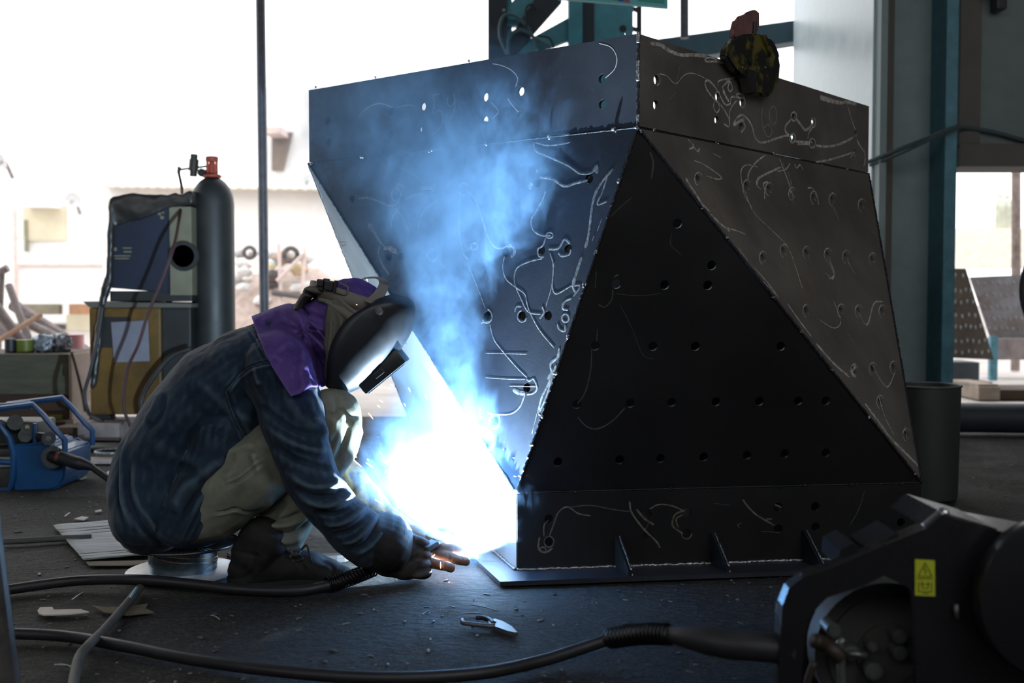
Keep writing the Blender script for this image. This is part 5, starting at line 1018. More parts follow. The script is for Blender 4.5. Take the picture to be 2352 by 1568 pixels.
# junk on the floor between the feeder and the cabinet
for k, (px0, py0, px1, py1, h_, m, lab, nm) in enumerate(((150, 1000, 200, 1008, .06, M_dkw, 'dark timber lying in front of the crate', 'timber'), (205, 1003, 275, 1012, .09, M_bar, 'crumbly grey block by the cabinet wheel', 'rubble_block'), (165, 1026, 300, 1036, .02, M_cyl, 'flat dark steel strip on the floor behind the feeder cable', 'steel_strip'), (170, 1055, 268, 1066, .012, M_bar, 'pale flat bar on the floor nearest the feeder cable', 'steel_strip'), (-40, 978, 145, 990, .05, M_dkw, 'dark plank under the crate', 'timber'))):
    a, b = G(px0, py0), G(px1, py1); bm = BM(); box(bm, ((a.x + b.x) / 2, (a.y + b.y) / 2, h_ / 2 + .001), (abs(b.x - a.x), max(.12, abs(b.y - a.y)), h_), RZ(.03 * (k - 2)), .004); tag(obj(nm, bm, m), lab, 'timber' if nm == 'timber' else ('block' if 'block' in nm else 'steel strip'))
bm = BM(); c = G(258, 1036, .028); tube(bm, [c + Vector((.075 * math.cos(a * .262), .075 * math.sin(a * .262), .0)) for a in range(25)], .006, 8, caps=False); tag(obj('wire_ring', bm, M_scr, smooth_sh='all'), 'bright wire ring lying on the floor behind the jacket', 'ring')
# ---------------- outdoors: the sunny yard ----------------
M_house = mat('white_render', (.94, .93, .91), rough=.9, var=.04, scale=2)
M_cr = mat('cream_render', (.78, .70, .52), rough=.9, var=.15, scale=2)
M_pinkw = mat('faded_pink_rail', (.78, .62, .57), rough=.8, var=.2)
YH = 22.0
hs = thing('house', 'overexposed white house across the yard with a balcony, at the left', 'house', (X(60, YH), YH, 0))
bm = BM(); bx(bm, (-500, -600), (232, 700), YH + 1, 5, 0); obj('wall', bm, M_house, hs)
bm = BM(); bx(bm, (52, 472), (150, 552), YH + .9, .3, 0); obj('window_recess', bm, M_cr, hs)
bm = BM(); bx(bm, (54, 505), (62, 578), YH + .85, .1, 0); obj('shutter', bm, mat('grey_green_shutter', (.3, .3, .2)), hs)
bm = BM(); bx(bm, (40, 455), (112, 474), YH + .3, .8, 0); obj('lintel_slab', bm, M_house, hs)
bm = BM(); bx(bm, (36, 607), (240, 697), YH + .0, .25, 0); obj('balcony', bm, M_house, hs)
bm = BM(); bx(bm, (40, 605), (240, 610), YH - .1, .1, 0); cyl(bm, P(36, 700, YH - .1), P(34, 480, YH - .1), .04); bx(bm, (10, 545), (52, 549), YH - .1, .1, 0); bx(bm, (10, 489), (36, 494), YH - .1, .1, 0); obj('rail', bm, M_pinkw, hs)
bm = BM(); bx(bm, (42, 698), (135, 722), YH + .9, .2, 0); obj('lower_wall', bm, mat('shaded_olive_wall', (.3, .27, .2), rough=.9), hs)
bm = BM(); bx(bm, (158, 698), (205, 722), YH + .85, .2, 0); obj('door_panel', bm, mat('brown_orange_door', (.6, .34, .2), rough=.8), hs)
bm = BM(); bx(bm, (152, 722), (232, 765), YH + .8, .2, 0); obj('low_wall', bm, M_cr, hs)
sh = thing('shed', 'cream shed with a wavy roof edge behind the gas cylinder', 'shed', (X(450, 19), 19, 0))
bm = BM(); bx(bm, (234, 428), (800, 800), 19, 4, 0); obj('wall', bm, mat('cream_white_render', (.93, .90, .86), rough=.9, var=.06), sh)
bm = BM(); pts = []
n = 120
r0 = [bm.verts.new(P(228 + 580 * i / n, 427 + 1.5 * math.sin(i * 1.3) + 8 * i / n, 18.6)) for i in range(n + 1)]; r1_ = [bm.verts.new(v.co + Vector((0, 4.6, .25))) for v in r0]; r2_ = [bm.verts.new(v.co + Vector((0, 0, -.03))) for v in r0]
for i in range(n): bm.faces.new((r0[i], r0[i + 1], r1_[i + 1], r1_[i])); bm.faces.new((r0[i], r2_[i], r2_[i + 1], r0[i + 1]))
obj('corrugated_roof', bm, mat('tan_roof_sheet', (.6, .53, .42)), sh)
hs2 = thing('house', 'white house with a dark recessed doorway right of the steel post', 'house', (X(680, 26), 26, 0))
bm = BM(); bx(bm, (606, 200), (1300, 760), 26, 4, 0); obj('wall', bm, M_house, hs2)
bm = BM(); prism(bm, [P(624, 300, 25.8), P(672, 304, 25.8), P(650, 392, 25.8), P(624, 392, 25.8)], (0, .1, 0)); obj('doorway', bm, mat('warm_grey_recess', (.24, .19, .16)), hs2)
bm = BM(); bx(bm, (606, 292), (645, 306), 25, 1, 0); obj('canopy', bm, M_pinkw, hs2)
def dish(px, py, Y, r_, label, rot=.4):
    t = thing('satellite_dish', label, 'satellite dish', P(px, py, Y)); bm = BM()
    pr = [(r_ * k / 8, .28 * r_ * (k / 8) ** 2) for k in range(1, 9)]; rr = RX(math.pi / 2 + .3) ; rr = RZ(rot) @ rr
    rings = []
    for q, z in pr + [(r_ * (8 - k) / 8 + .001, .28 * r_ * ((8 - k) / 8) ** 2 + .02) for k in range(0, 8)]:
        rings.append([bm.verts.new(P(px, py, Y) + (rr @ Vector((q * math.cos(a * math.pi / 14), q * math.sin(a * math.pi / 14), z)))) for a in range(28)])
    for i in range(len(rings) - 1):
        for k in range(28): bm.faces.new((rings[i][k], rings[i][(k + 1) % 28], rings[i + 1][(k + 1) % 28], rings[i + 1][k]))
    obj('reflector', bm, mat('grey_dish', (.75, .76, .76)), t, smooth_sh=40)
    bm = BM(); c = P(px, py, Y); cyl(bm, c + Vector((0, -.02, -.01)), c + Vector((0, -r_ * .8, -r_ * .5)), .012, seg=6); cyl(bm, c + Vector((0, .1, 0)), c + Vector((0, .35, -r_ * 1.6)), .03, seg=8); obj('arm', bm, M_bar, t)
dish(706, 416, 20, .13, 'small pale satellite dish left of the hopper'); dish(6, 370, 18, .14, 'grey satellite dish at the left edge of the photo', -.5); dish(168, 458, 22.6, .16, 'very pale satellite dish on the white house', .2)
# scrap heap outside, seen between the cylinder and the hopper
M_sc = [mat('scrap_white', (.8, .78, .75)), mat('scrap_brown', (.42, .3, .24)), mat('scrap_dark', (.12, .10, .10)), mat('scrap_grey', (.45, .43, .42)), mat('scrap_straw', (.62, .48, .28)), mat('scrap_teal', (.4, .6, .58))]
rs = random.Random(11)
hp_lab = ['pale', 'rust-brown', 'dark', 'grey', 'straw-yellow', 'faint teal']
bm = BM()
nxh, nyh = 40, 12
c0h = P(620, 700, 15)
Vh = [[bm.verts.new((X(500 + 360 * i / nxh, 15), 14 + 3 * j / nyh, max(0, (.05 + 1.05 * math.sin(math.pi * j / nyh) ** .7) * (.55 + .45 * math.sin(math.pi * min(1, max(0, (i + 6) / (nxh + 8))))) + .12 * nz((i * .3, j * .4, 0)))) ) for i in range(nxh + 1)] for j in range(nyh + 1)]
for j in range(nyh):
    for i in range(nxh): bm.faces.new((Vh[j][i], Vh[j][i + 1], Vh[j + 1][i + 1], Vh[j + 1][i]))
tag(obj('rubble_mound', bm, mat('pinkish_rubble', (.55, .42, .36), var=.4, scale=8), smooth_sh='all'), 'pinkish rubble mound in the yard under the scrap', 'rubble', kind='stuff')
for k in range(46):
    px = rs.uniform(540, 722); py = rs.uniform(580, 715); ci = rs.choice([0, 0, 0, 1, 3, 3, 4, 2, 5, 0]); Y = 14.3 + rs.random()
    s_ = rs.uniform(.05, .11); c = P(px, py, Y); bm = BM(); bmesh.ops.create_icosphere(bm, subdivisions=2, radius=1)
    for v in bm.verts: v.co = c + Vector((v.co.x * s_ * rs.uniform(.8, 1.5), v.co.y * s_, v.co.z * s_ * rs.uniform(.6, 1.0)))
    tag(obj('scrap_lump', bm, M_sc[ci]), 'small blurred lump in the sunny scrap heap between the gas cylinder and the hopper', 'scrap', 'scrap lumps heaped in the yard')
for px, py, Y, r_, lab in ((573, 580, 14.2, .09, 'small dark tyre half hidden by the steel post'), (668, 585, 14.2, .11, 'dark tyre on top of the scrap heap right of the post')):
    bm = BM(); c = P(px, py, Y); tube(bm, [c + Vector((r_ * .75 * math.cos(a * math.pi / 12), .15 * r_ * math.sin(a), r_ * .75 * math.sin(a * math.pi / 12))) for a in range(25)], r_ * .28, 10, caps=False); tag(obj('tyre', bm, M_sc[2], smooth_sh='all'), lab, 'tyre')
for a, b, lab in (((640, 560, 13.8), (652, 818, 13.8), 'pinkish pole leaning in front of the scrap heap'), ((700, 570, 13.8), (686, 818, 13.8), 'pinkish pole at the right of the scrap heap'), ((636, 645, 13.76), (700, 580, 13.76), 'slanting pinkish bar across the scrap heap'), ((625, 672, 13.75), (700, 682, 13.75), 'dark horizontal bar low on the scrap heap')):
    bm = BM(); a, b = P(*a), P(*b); cyl(bm, a, b, .022 if 'dark' not in lab else .035, seg=8); tag(obj('scrap_pole', bm, M_pinkw if 'pink' in lab else M_sc[2]), lab, 'pole')
# foreground pole of the workshop opening
bm = BM(); cyl(bm, (X(608, 7.2), 7.2, -.02), (X(603, 7.2), 7.2, 4.5), .030, seg=20); cyl(bm, P(607, 690, 7.2), P(607, 672, 7.2), .026, seg=20)
tag(obj('steel_post', bm, M_grate, smooth_sh=30), 'slim grey steel post between the gas cylinder and the hopper', 'post')
# ---------------- behind the hopper: teal crane column, beam, sign ----------------
M_tl = mat('bright_teal_paint', (.06, .36, .46), rough=.4, var=.35, scale=5)
M_dk = mat('dark_beam_paint', (.035, .045, .055), rough=.6)
Yt = 7.2
tc_ = thing('lattice_column', 'teal lattice steel column standing in the opening behind the hopper', 'column', (X(1280, Yt), Yt, 0))
def slab(bm, pts, Y, dep): prism(bm, [P(x, y, Y) for x, y in pts], (0, dep, 0))
zt4 = -900
bm = BM(); slab(bm, [(1121, zt4), (1165, zt4), (1165, 1000), (1121, 1000)], Yt, .3); obj('left_chord', bm, M_dk, tc_)['label'] = 'dark purple-grey left chord'
bm = BM(); slab(bm, [(1306, zt4), (1338, zt4), (1338, 1000), (1306, 1000)], Yt, .16); obj('right_chord', bm, M_tl, tc_)
bm = BM(); slab(bm, [(1338, zt4), (1365, zt4), (1365, 1000), (1338, 1000)], Yt + .05, .2); obj('dark_chord', bm, M_dk, tc_)
bm = BM(); slab(bm, [(1365, zt4), (1454, zt4), (1454, 1000), (1365, 1000)], Yt + .08, .2); obj('web_plate', bm, M_tl, tc_)
bm = BM(); slab(bm, [(1165, 130), (1165, zt4), (1176, zt4), (1176, 1000)], Yt + .1, .05); obj('inner_flange', bm, M_tl, tc_)
for L_ in ([(1165, 150), (1165, 118), (1310, 38), (1338, 48), (1338, 80)], [(1165, 60), (1165, 20), (1225, -60), (1290, -60), (1210, 60)], [(1165, -120), (1165, -200), (1338, -330), (1338, -250)], [(1165, 330), (1165, 250), (1338, 140), (1338, 220)], [(1165, 560), (1165, 480), (1338, 370), (1338, 450)]):
    bm = BM(); slab(bm, L_, Yt + .06, .05); obj('lattice_bar', bm, M_tl, tc_)
bm = BM(); slab(bm, [(1170, 140), (1150, 118), (1240, -20), (1290, -20), (1290, 5)], Yt + .02, .04); obj('lattice_bar', bm, M_dk, tc_)['label'] = 'dark diagonal bar'
bm = BM(); cyl(bm, P(1431, 66, Yt + .07), P(1431, 66, Yt + .09), .022, seg=16); obj('bolt', bm, M_dk, tc_)
bm = BM(); cyl(bm, P(1157, 23, Yt - .01), P(1157, 23, Yt), .01, seg=8); obj('bolt', bm, M_weld, tc_)
for k, L_ in enumerate(([(1165, 125), (1148, 80), (1155, 40), (1180, 35), (1210, 60), (1225, 85), (1265, 110)], [(1167, 125), (1170, 85), (1195, 68), (1225, 85), (1232, 115)], [(1209, 60), (1208, 20), (1222, 10), (1234, 22)], [(1235, 82), (1262, 88), (1272, 110)])):
    hose('looped_cable', [P(x, y, Yt - .05 - .01 * k) for x, y in L_], .011 if k < 2 else .007, mat('teal_grey_cable', (.08, .16, .19), rough=.5) if k < 2 else M_hose, ['big grey cable loop hung on the teal column', 'smaller grey cable loop inside the big one', 'black cable hook at the top of the teal column', 'short black cable kinked to the right on the teal column'][k], 'cable')
bm = BM(); slab(bm, [(1464, zt4), (1474, zt4), (1474, 1000), (1464, 1000)], Yt + .1, .05)
for y in range(-860, 900, 46): slab(bm, [(1453, y), (1465, y + 4), (1465, y + 12), (1453, y + 8)], Yt + .1, .04)
tag(obj('slotted_strip', bm, M_dk), 'narrow dark ladder-like strip right of the teal column', 'strip')
bm = BM(); slab(bm, [(1474, 95), (1850, 43), (1850, 91), (1474, 150)], 7.75, .2); tag(obj('steel_beam', bm, mat('dull_slate_paint', (.05, .10, .13), rough=.6)), 'dark teal horizontal beam between the teal column and the big column', 'beam')
bm = BM(); cyl(bm, P(1572, 88, 7.15), P(1571, -900, 7.15), .026, seg=14); tag(obj('vertical_pipe', bm, M_grate, smooth_sh=30), 'grey vertical pipe above the teal beam', 'pipe')
sg = thing('sign_board', 'bottom edge of a turquoise printed sign hanging above the hopper corner', 'sign', P(1410, 0, 5.5))
Ys = 5.6
bm = BM(); slab(bm, [(1282, -260), (1534, -260), (1534, 19), (1282, -3)], Ys, .02); obj('board', bm, mat('turquoise_print', (.10, .55, .58), rough=.5, var=.1), sg)
for nm, L_, c_ in (('printed_patch', [(1466, -120), (1526, -120), (1526, 8), (1466, 2)], (.05, .42, .30)), ('printed_patch', [(1380, -60), (1418, -60), (1418, 1), (1380, -3)], (.45, .15, .12)), ('printed_patch', [(1419, -60), (1432, -60), (1432, 4), (1419, 2)], (.05, .08, .45)), ('printed_patch', [(1433, -60), (1447, -60), (1447, 6), (1433, 4)], (.45, .12, .2)), ('edge_strip', [(1282, -3), (1534, 17), (1534, 20), (1282, 0)], (.55, .8, .78))):
    bm = BM(); slab(bm, L_, Ys - .004, .003); obj(nm, bm, mat(nm + str(c_), c_), sg)
bm = BM(); cyl(bm, P(1340, -255, Ys), P(1340, -700, Ys), .006); cyl(bm, P(1490, -255, Ys), P(1490, -700, Ys), .006); obj('hanger_rod', bm, M_dk, sg)
# ---------------- right side: things at and beyond the doorway ----------------
M_clampy = mat('chipped_yellow_black_paint', (.12, .10, .02), rough=.4, col2=(.018, .018, .016), scale=16, thr=(.52, .60), bump=.0005)
Ycl = 3.33
on, nn_ = B0, None
eR = (TR - T0).normalized(); nR = Vector((eR.y, -eR.x, 0))
def RP(px, py, off=0): 
    p = onplane(px, py, up(T0, 0) + nR * off, nR); return p
clp = thing('plate_clamp', 'chipped black and yellow plate lifting clamp gripping the right band plate', 'lifting clamp', RP(1730, 200, 0))
def cshape(off, dep, pts, name, m, bev=.004):
    bm = BM(); prism(bm, [RP(x, y, off) for x, y in pts], -nR * dep); bmesh.ops.bevel(bm, geom=bm.edges[:], offset=bev, segments=3, affect='EDGES'); return obj(name, bm, m, clp, smooth_sh=35)
cshape(.035, .026, [(1690, 162), (1668, 130), (1672, 108), (1690, 90), (1712, 78), (1745, 76), (1775, 90), (1788, 115), (1794, 150), (1791, 185), (1780, 210), (1768, 223), (1757, 214), (1748, 218), (1730, 216), (1722, 190), (1712, 168)], 'jaw_cheek', M_clampy, .007)
cshape(-.012, .022, [(1666, 138), (1672, 108), (1690, 90), (1712, 80), (1745, 78), (1778, 92), (1790, 120), (1792, 130), (1780, 160), (1740, 150), (1700, 140)], 'rear_cheek', M_clampy, .005)
bm = BM(); prism(bm, [RP(x, y, .045) for x, y in ((1752, 80), (1760, 80), (1782, 130), (1784, 190), (1772, 214), (1764, 212), (1774, 180), (1772, 130))], -nR * .012); obj('rib', bm, M_clampy, clp)
bm = BM(); c = RP(1723, 141, .036); cyl(bm, c, c + nR * .004, .0085, seg=16); obj('pivot_hole', bm, M_hose, clp, smooth_sh=30)
for x, y in ((1705, 155), (1740, 157), (1758, 155)):
    bm = BM(); ball(bm, RP(x, y, .037), .0035, 8); obj('bolt', bm, M_weld, clp, smooth_sh='all')
bm = BM(); prism(bm, [RP(x, y, .043) for x, y in ((1716, 160), (1736, 162), (1738, 212), (1726, 210))], -nR * .03); obj('cam_jaw', bm, M_hose, clp)
bm = BM(); prism(bm, [RP(x, y, .022) for x, y in ((1684, 80), (1686, 66), (1695, 50), (1696, 42), (1706, 40), (1722, 26), (1738, 21), (1746, 28), (1742, 56), (1742, 76), (1730, 80), (1700, 84), (1688, 90))], -nR * .016); bmesh.ops.bevel(bm, geom=bm.edges[:], offset=.005, segments=3, affect='EDGES')
obj('shackle', bm, mat('dusty_pink_red_paint', (.22, .11, .10), rough=.5, var=.4, scale=20), clp, smooth_sh=35)['label'] = 'dull red shackle'
bm = BM(); tube(bm, [RP(1733, 80, .028), RP(1735, 50, .028)], .0055, 8); obj('shackle_slot', bm, M_hose, clp)
# galvanised tub behind the hopper
cx_, cy_ = X(2128, 4.22), 4.22
rb = .125; zt_ = .415
tb = thing('metal_bin', 'dull grey-green cylindrical metal bin standing behind the right end of the hopper', 'bin', (cx_, cy_, 0))
bm = BM(); lathe(bm, [(rb * .94, .002), (rb * .95, .01), (rb, zt_ - .01), (rb, zt_), (rb - .006, zt_), (rb - .007, .02), (.01, .018)], (cx_, cy_, 0), 44); obj('bin_body', bm, mat('dull_green_grey_bin', (.055, .065, .058), rough=.5, metal=.3, var=.3, scale=5, stretch=(1, 1, .3)), tb, smooth_sh=30)
bm = BM(); tube(bm, [Vector((cx_ + rb * math.cos(a * math.pi / 22), cy_ + rb * math.sin(a * math.pi / 22), zt_)) for a in range(45)], .0045, 8, caps=False); obj('rim', bm, M_grate, tb, smooth_sh='all')
hose('tied_rope', [P(1995, 372, Yc - .02), P(2060, 345, Yc - .16), P(2130, 318, Yc - .16), P(2160, 304, Yc - .17), P(2200, 291, Yc - .14), P(2215, 292, YW - .06), P(2290, 305, YW - .04), P(2352, 322, YW - .03), P(2420, 335, YW - .03)], .011, mat('grey_teal_rope', (.07, .10, .105), rough=.9, bump=.002, bscale=200), 'grey rope slung across the column and the wall above the doorway', 'rope')
hose('tied_rope', [P(1998, 380, Yc - .03), P(2070, 352, Yc - .17), P(2150, 314, Yc - .17), P(2190, 294, Yc - .17), P(2202, 282, Yc - .17)], .007, MATS['grey_teal_rope'], 'thinner second strand of rope on the big column', 'rope')
bm = BM(); bx(bm, (2292, -60), (2314, 20), YW - .12, .1, .01); bx(bm, (2285, -100), (2320, -20), YW - .16, .14, .01); tag(obj('wall_lamp', bm, M_hose), 'black fitting hanging on the wall at the top right', 'wall fitting')
def pplate(pts, Y, dep, m, label, rows, nm='perforated_plate'):
    t = thing(nm, label, 'steel plate', P(*pts[0], Y)); bm = BM(); prism(bm, [P(x, y, Y) for x, y in pts], (0, dep, 0)); obj('plate', bm, m, t)
    bm = BM(); k = 0
    for x0_, x1_, y_, n_ in rows:
        for i in range(n_):
            x = x0_ + (x1_ - x0_) * i / max(1, n_ - 1); ball(bm, P(x, y_ + 2 * math.sin(i * 2.1), Y - .002), .018, 8, (.5, .25, 1))
    o = obj('bolt_marks', bm, M_scr, t, smooth_sh='all'); o['kind'] = 'stuff'
pplate([(2150, 616), (2219, 617), (2283, 826), (2150, 820)], 9.3, .02, mat('brown_rusty_plate', (.10, .075, .055), rough=.6, metal=.4, col2=(.05, .04, .035), scale=5), 'brown rusty drilled steel plate leaning just outside the doorway', [(2194, 2212, 631, 2), (2194, 2230, 667, 4), (2194, 2235, 693, 4), (2195, 2240, 724, 4), (2195, 2252, 750, 6), (2195, 2262, 783, 6), (2195, 2270, 808, 6)])
pplate([(2228, 636), (2420, 628), (2420, 777), (2276, 777)], 10.2, .02, mat('grey_drilled_plate', (.24, .24, .27), rough=.5, metal=.4, col2=(.15, .12, .11), scale=4), 'larger grey drilled steel plate behind the brown one outside', [(2245, 2345, 650, 7), (2250, 2345, 677, 7), (2262, 2345, 705, 7), (2270, 2345, 731, 7), (2272, 2340, 754, 6)])
bm = BM(); bx(bm, (2284, 778), (2430, 826), 10.0, .25, 0); tag(obj('steel_channel', bm, M_bar), 'dark steel channel lying below the grey drilled plate', 'channel')
bm = BM(); a_ = P(2273, 772, 9.8); b_ = P(2290, 772, 9.8); box(bm, ((a_.x + b_.x) / 2, 9.8, a_.z / 2), (b_.x - a_.x, .05, a_.z)); tag(obj('teal_stake', bm, M_teal), 'short teal upright between the two drilled plates', 'stake')
bm = BM(); cyl(bm, P(2334, 660, 11), P(2334, 380, 11), .042, seg=14); cyl(bm, P(2334, 628, 11), P(2334, 590, 11), .044, seg=14); cyl(bm, P(2334, 700, 11), P(2334, 627, 11), .04, seg=12); cyl(bm, (X(2334, 11), 11, 0), P(2334, 690, 11), .042, seg=12)
tag(obj('wooden_pole', bm, mat('weathered_pole', (.32, .25, .22), rough=.9, var=.5, scale=10), smooth_sh=30), 'weathered wooden pole outside the doorway', 'pole')
bm = BM(); bx(bm, (2190, 524), (2600, 614), 24, 1, 0); tag(obj('yard_wall', bm, mat('cream_top_wall', (.8, .74, .62))), 'low cream wall far outside the doorway', 'wall')
for px, py, lab in ((2298, 470, 'taller faint figure-like vent on the far wall'), (2314, 472, 'shorter faint vent on the far wall')):
    bm = BM(); ball(bm, P(px, py - 20, 24), .06, 10); tube(bm, [P(px, py - 12, 24), P(px, py, 24), P(px, 526, 24.2)], [.08, .11, .12], 10); tag(obj('roof_vent', bm, mat('pale_green_vent', (.6, .62, .5))), lab, 'vent')
bm = BM(); lathe(bm, [(.30, -.03), (.33, -.02), (.34, 0), (.33, .02), (.30, .03), (.05, .02)], (X(2488, 6.0), 6.0, P(2400, 665, 6.0).z), 48, RX(math.pi / 2) ); c = (X(2478, 6.0), 6.0, 0); box(bm, (X(2478, 6.0), 6.02, P(2400, 665, 6.0).z / 2), (.08, .05, P(2400, 665, 6.0).z), None, .004)
tag(obj('round_sign', bm, M_hose, smooth_sh=40), 'black round disc edge on a stand at the right edge of the photo', 'disc')
# timber and steel lying outside the doorway
for k, (p0, p1, Y, dep, z0, m, nm, lab) in enumerate((((2248, 888), (2297, 936), 8.0, .5, 0, mat('sawn_timber', (.30, .24, .19), rough=.85, var=.35, scale=9), 'timber_block', 'pair of pale stacked timber blocks outside the doorway'),
    ((2298, 895), (2420, 938), 8.02, .45, 0, M_dkw, 'timber_block', 'dark timber block right of the pale ones'),
    ((2183, 877), (2280, 888), 8.6, .2, 0, mat('dark_red_steel', (.12, .03, .03), rough=.6), 'red_beam', 'dark red beam lying outside the doorway'),
    ((2196, 1005), (2420, 1060), 6.05, .3, 0, M_dk, 'steel_pipe', 'dark heavy steel section across the doorway floor'),
    ((2196, 960), (2262, 998), 6.6, .25, 0, M_dk, 'steel_offcut', 'dark steel offcut left of the bright floor patch'),
    ((2260, 950), (2420, 975), 7.2, .2, 0, M_bar, 'steel_offcut', 'grey steel offcut below the timber blocks'),
    ((2188, 832), (2250, 855), 9.2, .4, 0, M_dk, 'scrap_pile', 'dark scrap under the brown drilled plate'))):
    bm = BM(); a, b = P(*p0, Y), P(*p1, Y); h_ = a.z; hb_ = 0 if nm != 'red_beam' else max(.0, b.z)
    if nm == 'steel_pipe': cyl(bm, (a.x, Y + .08, .085), (b.x, Y + .02, .085), .08, seg=20)
    else: box(bm, ((a.x + b.x) / 2, Y + dep / 2, (h_ + 0) / 2 if hb_ < .1 else (h_ + hb_) / 2), (abs(b.x - a.x), dep, h_ if hb_ < .1 else h_ - hb_), None, .006)
    if nm == 'timber_block' and k == 0: box(bm, ((a.x + b.x) / 2 - .01, Y + dep / 2, h_ + .006), (abs(b.x - a.x) * .95, dep * .9, .02), RZ(.05), .004)
    tag(obj(nm, bm, m, smooth_sh=30), lab, nm.split('_')[-1])
# ---------------- black machine, bottom right foreground ----------------
M_blk = mat('glossy_black_machine_paint', (.012, .012, .014), rough=.28, var=.2, scale=5)
M_gut = mat('dark_grimy_mechanism', (.03, .03, .028), rough=.45, var=.5, scale=30)
Ym = 1.70
mc = thing('black_feeder_machine', 'black steel-cased machine in the bottom right foreground with a yellow warning label', 'machine', (X(2100, Ym), Ym, 0))
def mp(px, py, Y=Ym): return P(px, py, Y)
out = [(1790, 1700), (1788, 1560), (1792, 1460), (1797, 1390), (1812, 1350), (1845, 1325), (1900, 1308), (2000, 1265), (2128, 1213), (2165, 1181), (2290, 1218), (2460, 1250), (2460, 1720)]
hol = [(1850, 1710), (1842, 1560), (1848, 1470), (1862, 1410), (1900, 1372), (1985, 1345), (2030, 1322), (2092, 1352), (2104, 1420), (2104, 1710)]
# side plate: ring between outer outline and window, plus a solid panel on the right
bm = BM()
prism(bm, [mp(*q) for q in [(1790, 1700), (1788, 1560), (1792, 1460), (1797, 1390), (1812, 1350), (1845, 1325), (1900, 1308), (1900, 1372), (1862, 1410), (1848, 1470), (1842, 1560), (1850, 1710)]], (0, .012, 0))
prism(bm, [mp(*q) for q in [(1900, 1308), (2000, 1265), (2128, 1213), (2104, 1420), (2092, 1352), (2030, 1322), (1985, 1345), (1900, 1372)]], (0, .012, 0))
prism(bm, [mp(*q) for q in [(2128, 1213), (2165, 1181), (2290, 1218), (2460, 1250), (2460, 1720), (2104, 1720), (2104, 1420)]], (0, .012, 0))
obj('side_plate', bm, M_blk, mc)
bm = BM(); R_ = [mp(*q, Ym + .012) for q in out]
for i in range(len(R_) - 1):
    a, b = R_[i], R_[i + 1]; v = [bm.verts.new(p) for p in (a, b, b + Vector((0, .03 if i < 8 else .16, 0)), a + Vector((0, .03 if i < 8 else .16, 0)))]; bm.faces.new(v)
o = obj('casing', bm, M_blk, mc); m_ = o.modifiers.new('t', 'SOLIDIFY'); m_.thickness = .003
bm = BM(); tube(bm, smooth([mp(2126, 1214, Ym + .02), mp(2140, 1202, Ym + .02), mp(2166, 1180, Ym + .02)], 5), .010, 12); tube(bm, [mp(2166, 1180, Ym + .02), mp(2168, 1181, Ym + .15)], .010, 12); obj('corner_bar', bm, mat('polished_edge_steel', (.6, .6, .6), rough=.25, metal=.9), mc, smooth_sh='all')['label'] = 'shiny worn corner bar'
bm = BM(); prism(bm, [mp(1995, 1262, Ym + .02), mp(2062, 1224, Ym + .02), mp(2066, 1232, Ym + .02), mp(2000, 1272, Ym + .02)], (0, .1, 0)); prism(bm, [mp(1930, 1262, Ym + .05), mp(1962, 1246, Ym + .05), mp(1985, 1280, Ym + .05), mp(1925, 1300, Ym + .05)], (0, .1, 0)); obj('hinge', bm, mat('matt_black_hinge', (.015, .015, .015), rough=.9, spec=.1), mc)
bm = BM(); box(bm, (X(2060, 1.9), 1.96, .11), (.34, .02, .2)); obj('back_panel', bm, M_gut, mc)
bm = BM(); c = mp(2035, 1500, Ym + .12); cyl(bm, c, c + Vector((0, .05, 0)), .115, seg=40); cyl(bm, c - Vector((0, .01, 0)), c, .05, seg=30); cyl(bm, c - Vector((0, .005, 0)), c, .095, seg=40); obj('drive_drum', bm, mat('grey_drum', (.075, .072, .068), rough=.6, metal=.2), mc, smooth_sh=30)
M_fast = mat('dull_fasteners', (.16, .17, .16), rough=.4, metal=.6)
for x, y, r_ in ((1915, 1448, .012), (2068, 1462, .012), (2068, 1500, .012), (2005, 1486, .008), (2008, 1542, .014), (1958, 1500, .012), (1860, 1394, .006)):
    bm = BM(); c = mp(x, y, Ym + .08); cyl(bm, c, c + Vector((0, .04, 0)), r_, seg=14); lathe(bm, [(r_ * .4, 0), (r_ * .7, 0), (r_ * .7, .004), (r_ * .4, .004)], c + Vector((0, -.0005, 0)), 14, RX(math.pi / 2))
    obj('bolt', bm, M_fast, mc, smooth_sh=30)
bm = BM(); tube(bm, [mp(1938, 1465, Ym + .07), mp(1930, 1475, Ym + .07), mp(1934, 1568, Ym + .07), mp(1934, 1700, Ym + .07)], .007, 10); tube(bm, [mp(1950, 1500, Ym + .07), mp(1990, 1505, Ym + .07)], .005, 8); obj('guide_rod', bm, MATS['dull_fasteners'], mc, smooth_sh='all')
bm = BM(); tube(bm, smooth([mp(1870, 1470, Ym + .06), mp(1895, 1480, Ym + .07), mp(1915, 1495, Ym + .06), mp(1930, 1510, Ym + .06)], 5), .012, 10); tube(bm, smooth([mp(1845, 1710, Ym + .06), mp(1852, 1580, Ym + .06), mp(1870, 1520, Ym + .06)], 5), .006, 8); obj('brown_lead', bm, mat('brown_lead', (.03, .018, .01), rough=.6), mc, smooth_sh='all')
bm = BM(); tube(bm, [mp(2196, 1388, Ym - .006), mp(2198, 1420, Ym - .006)], .004, 8); obj('latch', bm, MATS['dull_fasteners'], mc, smooth_sh='all')
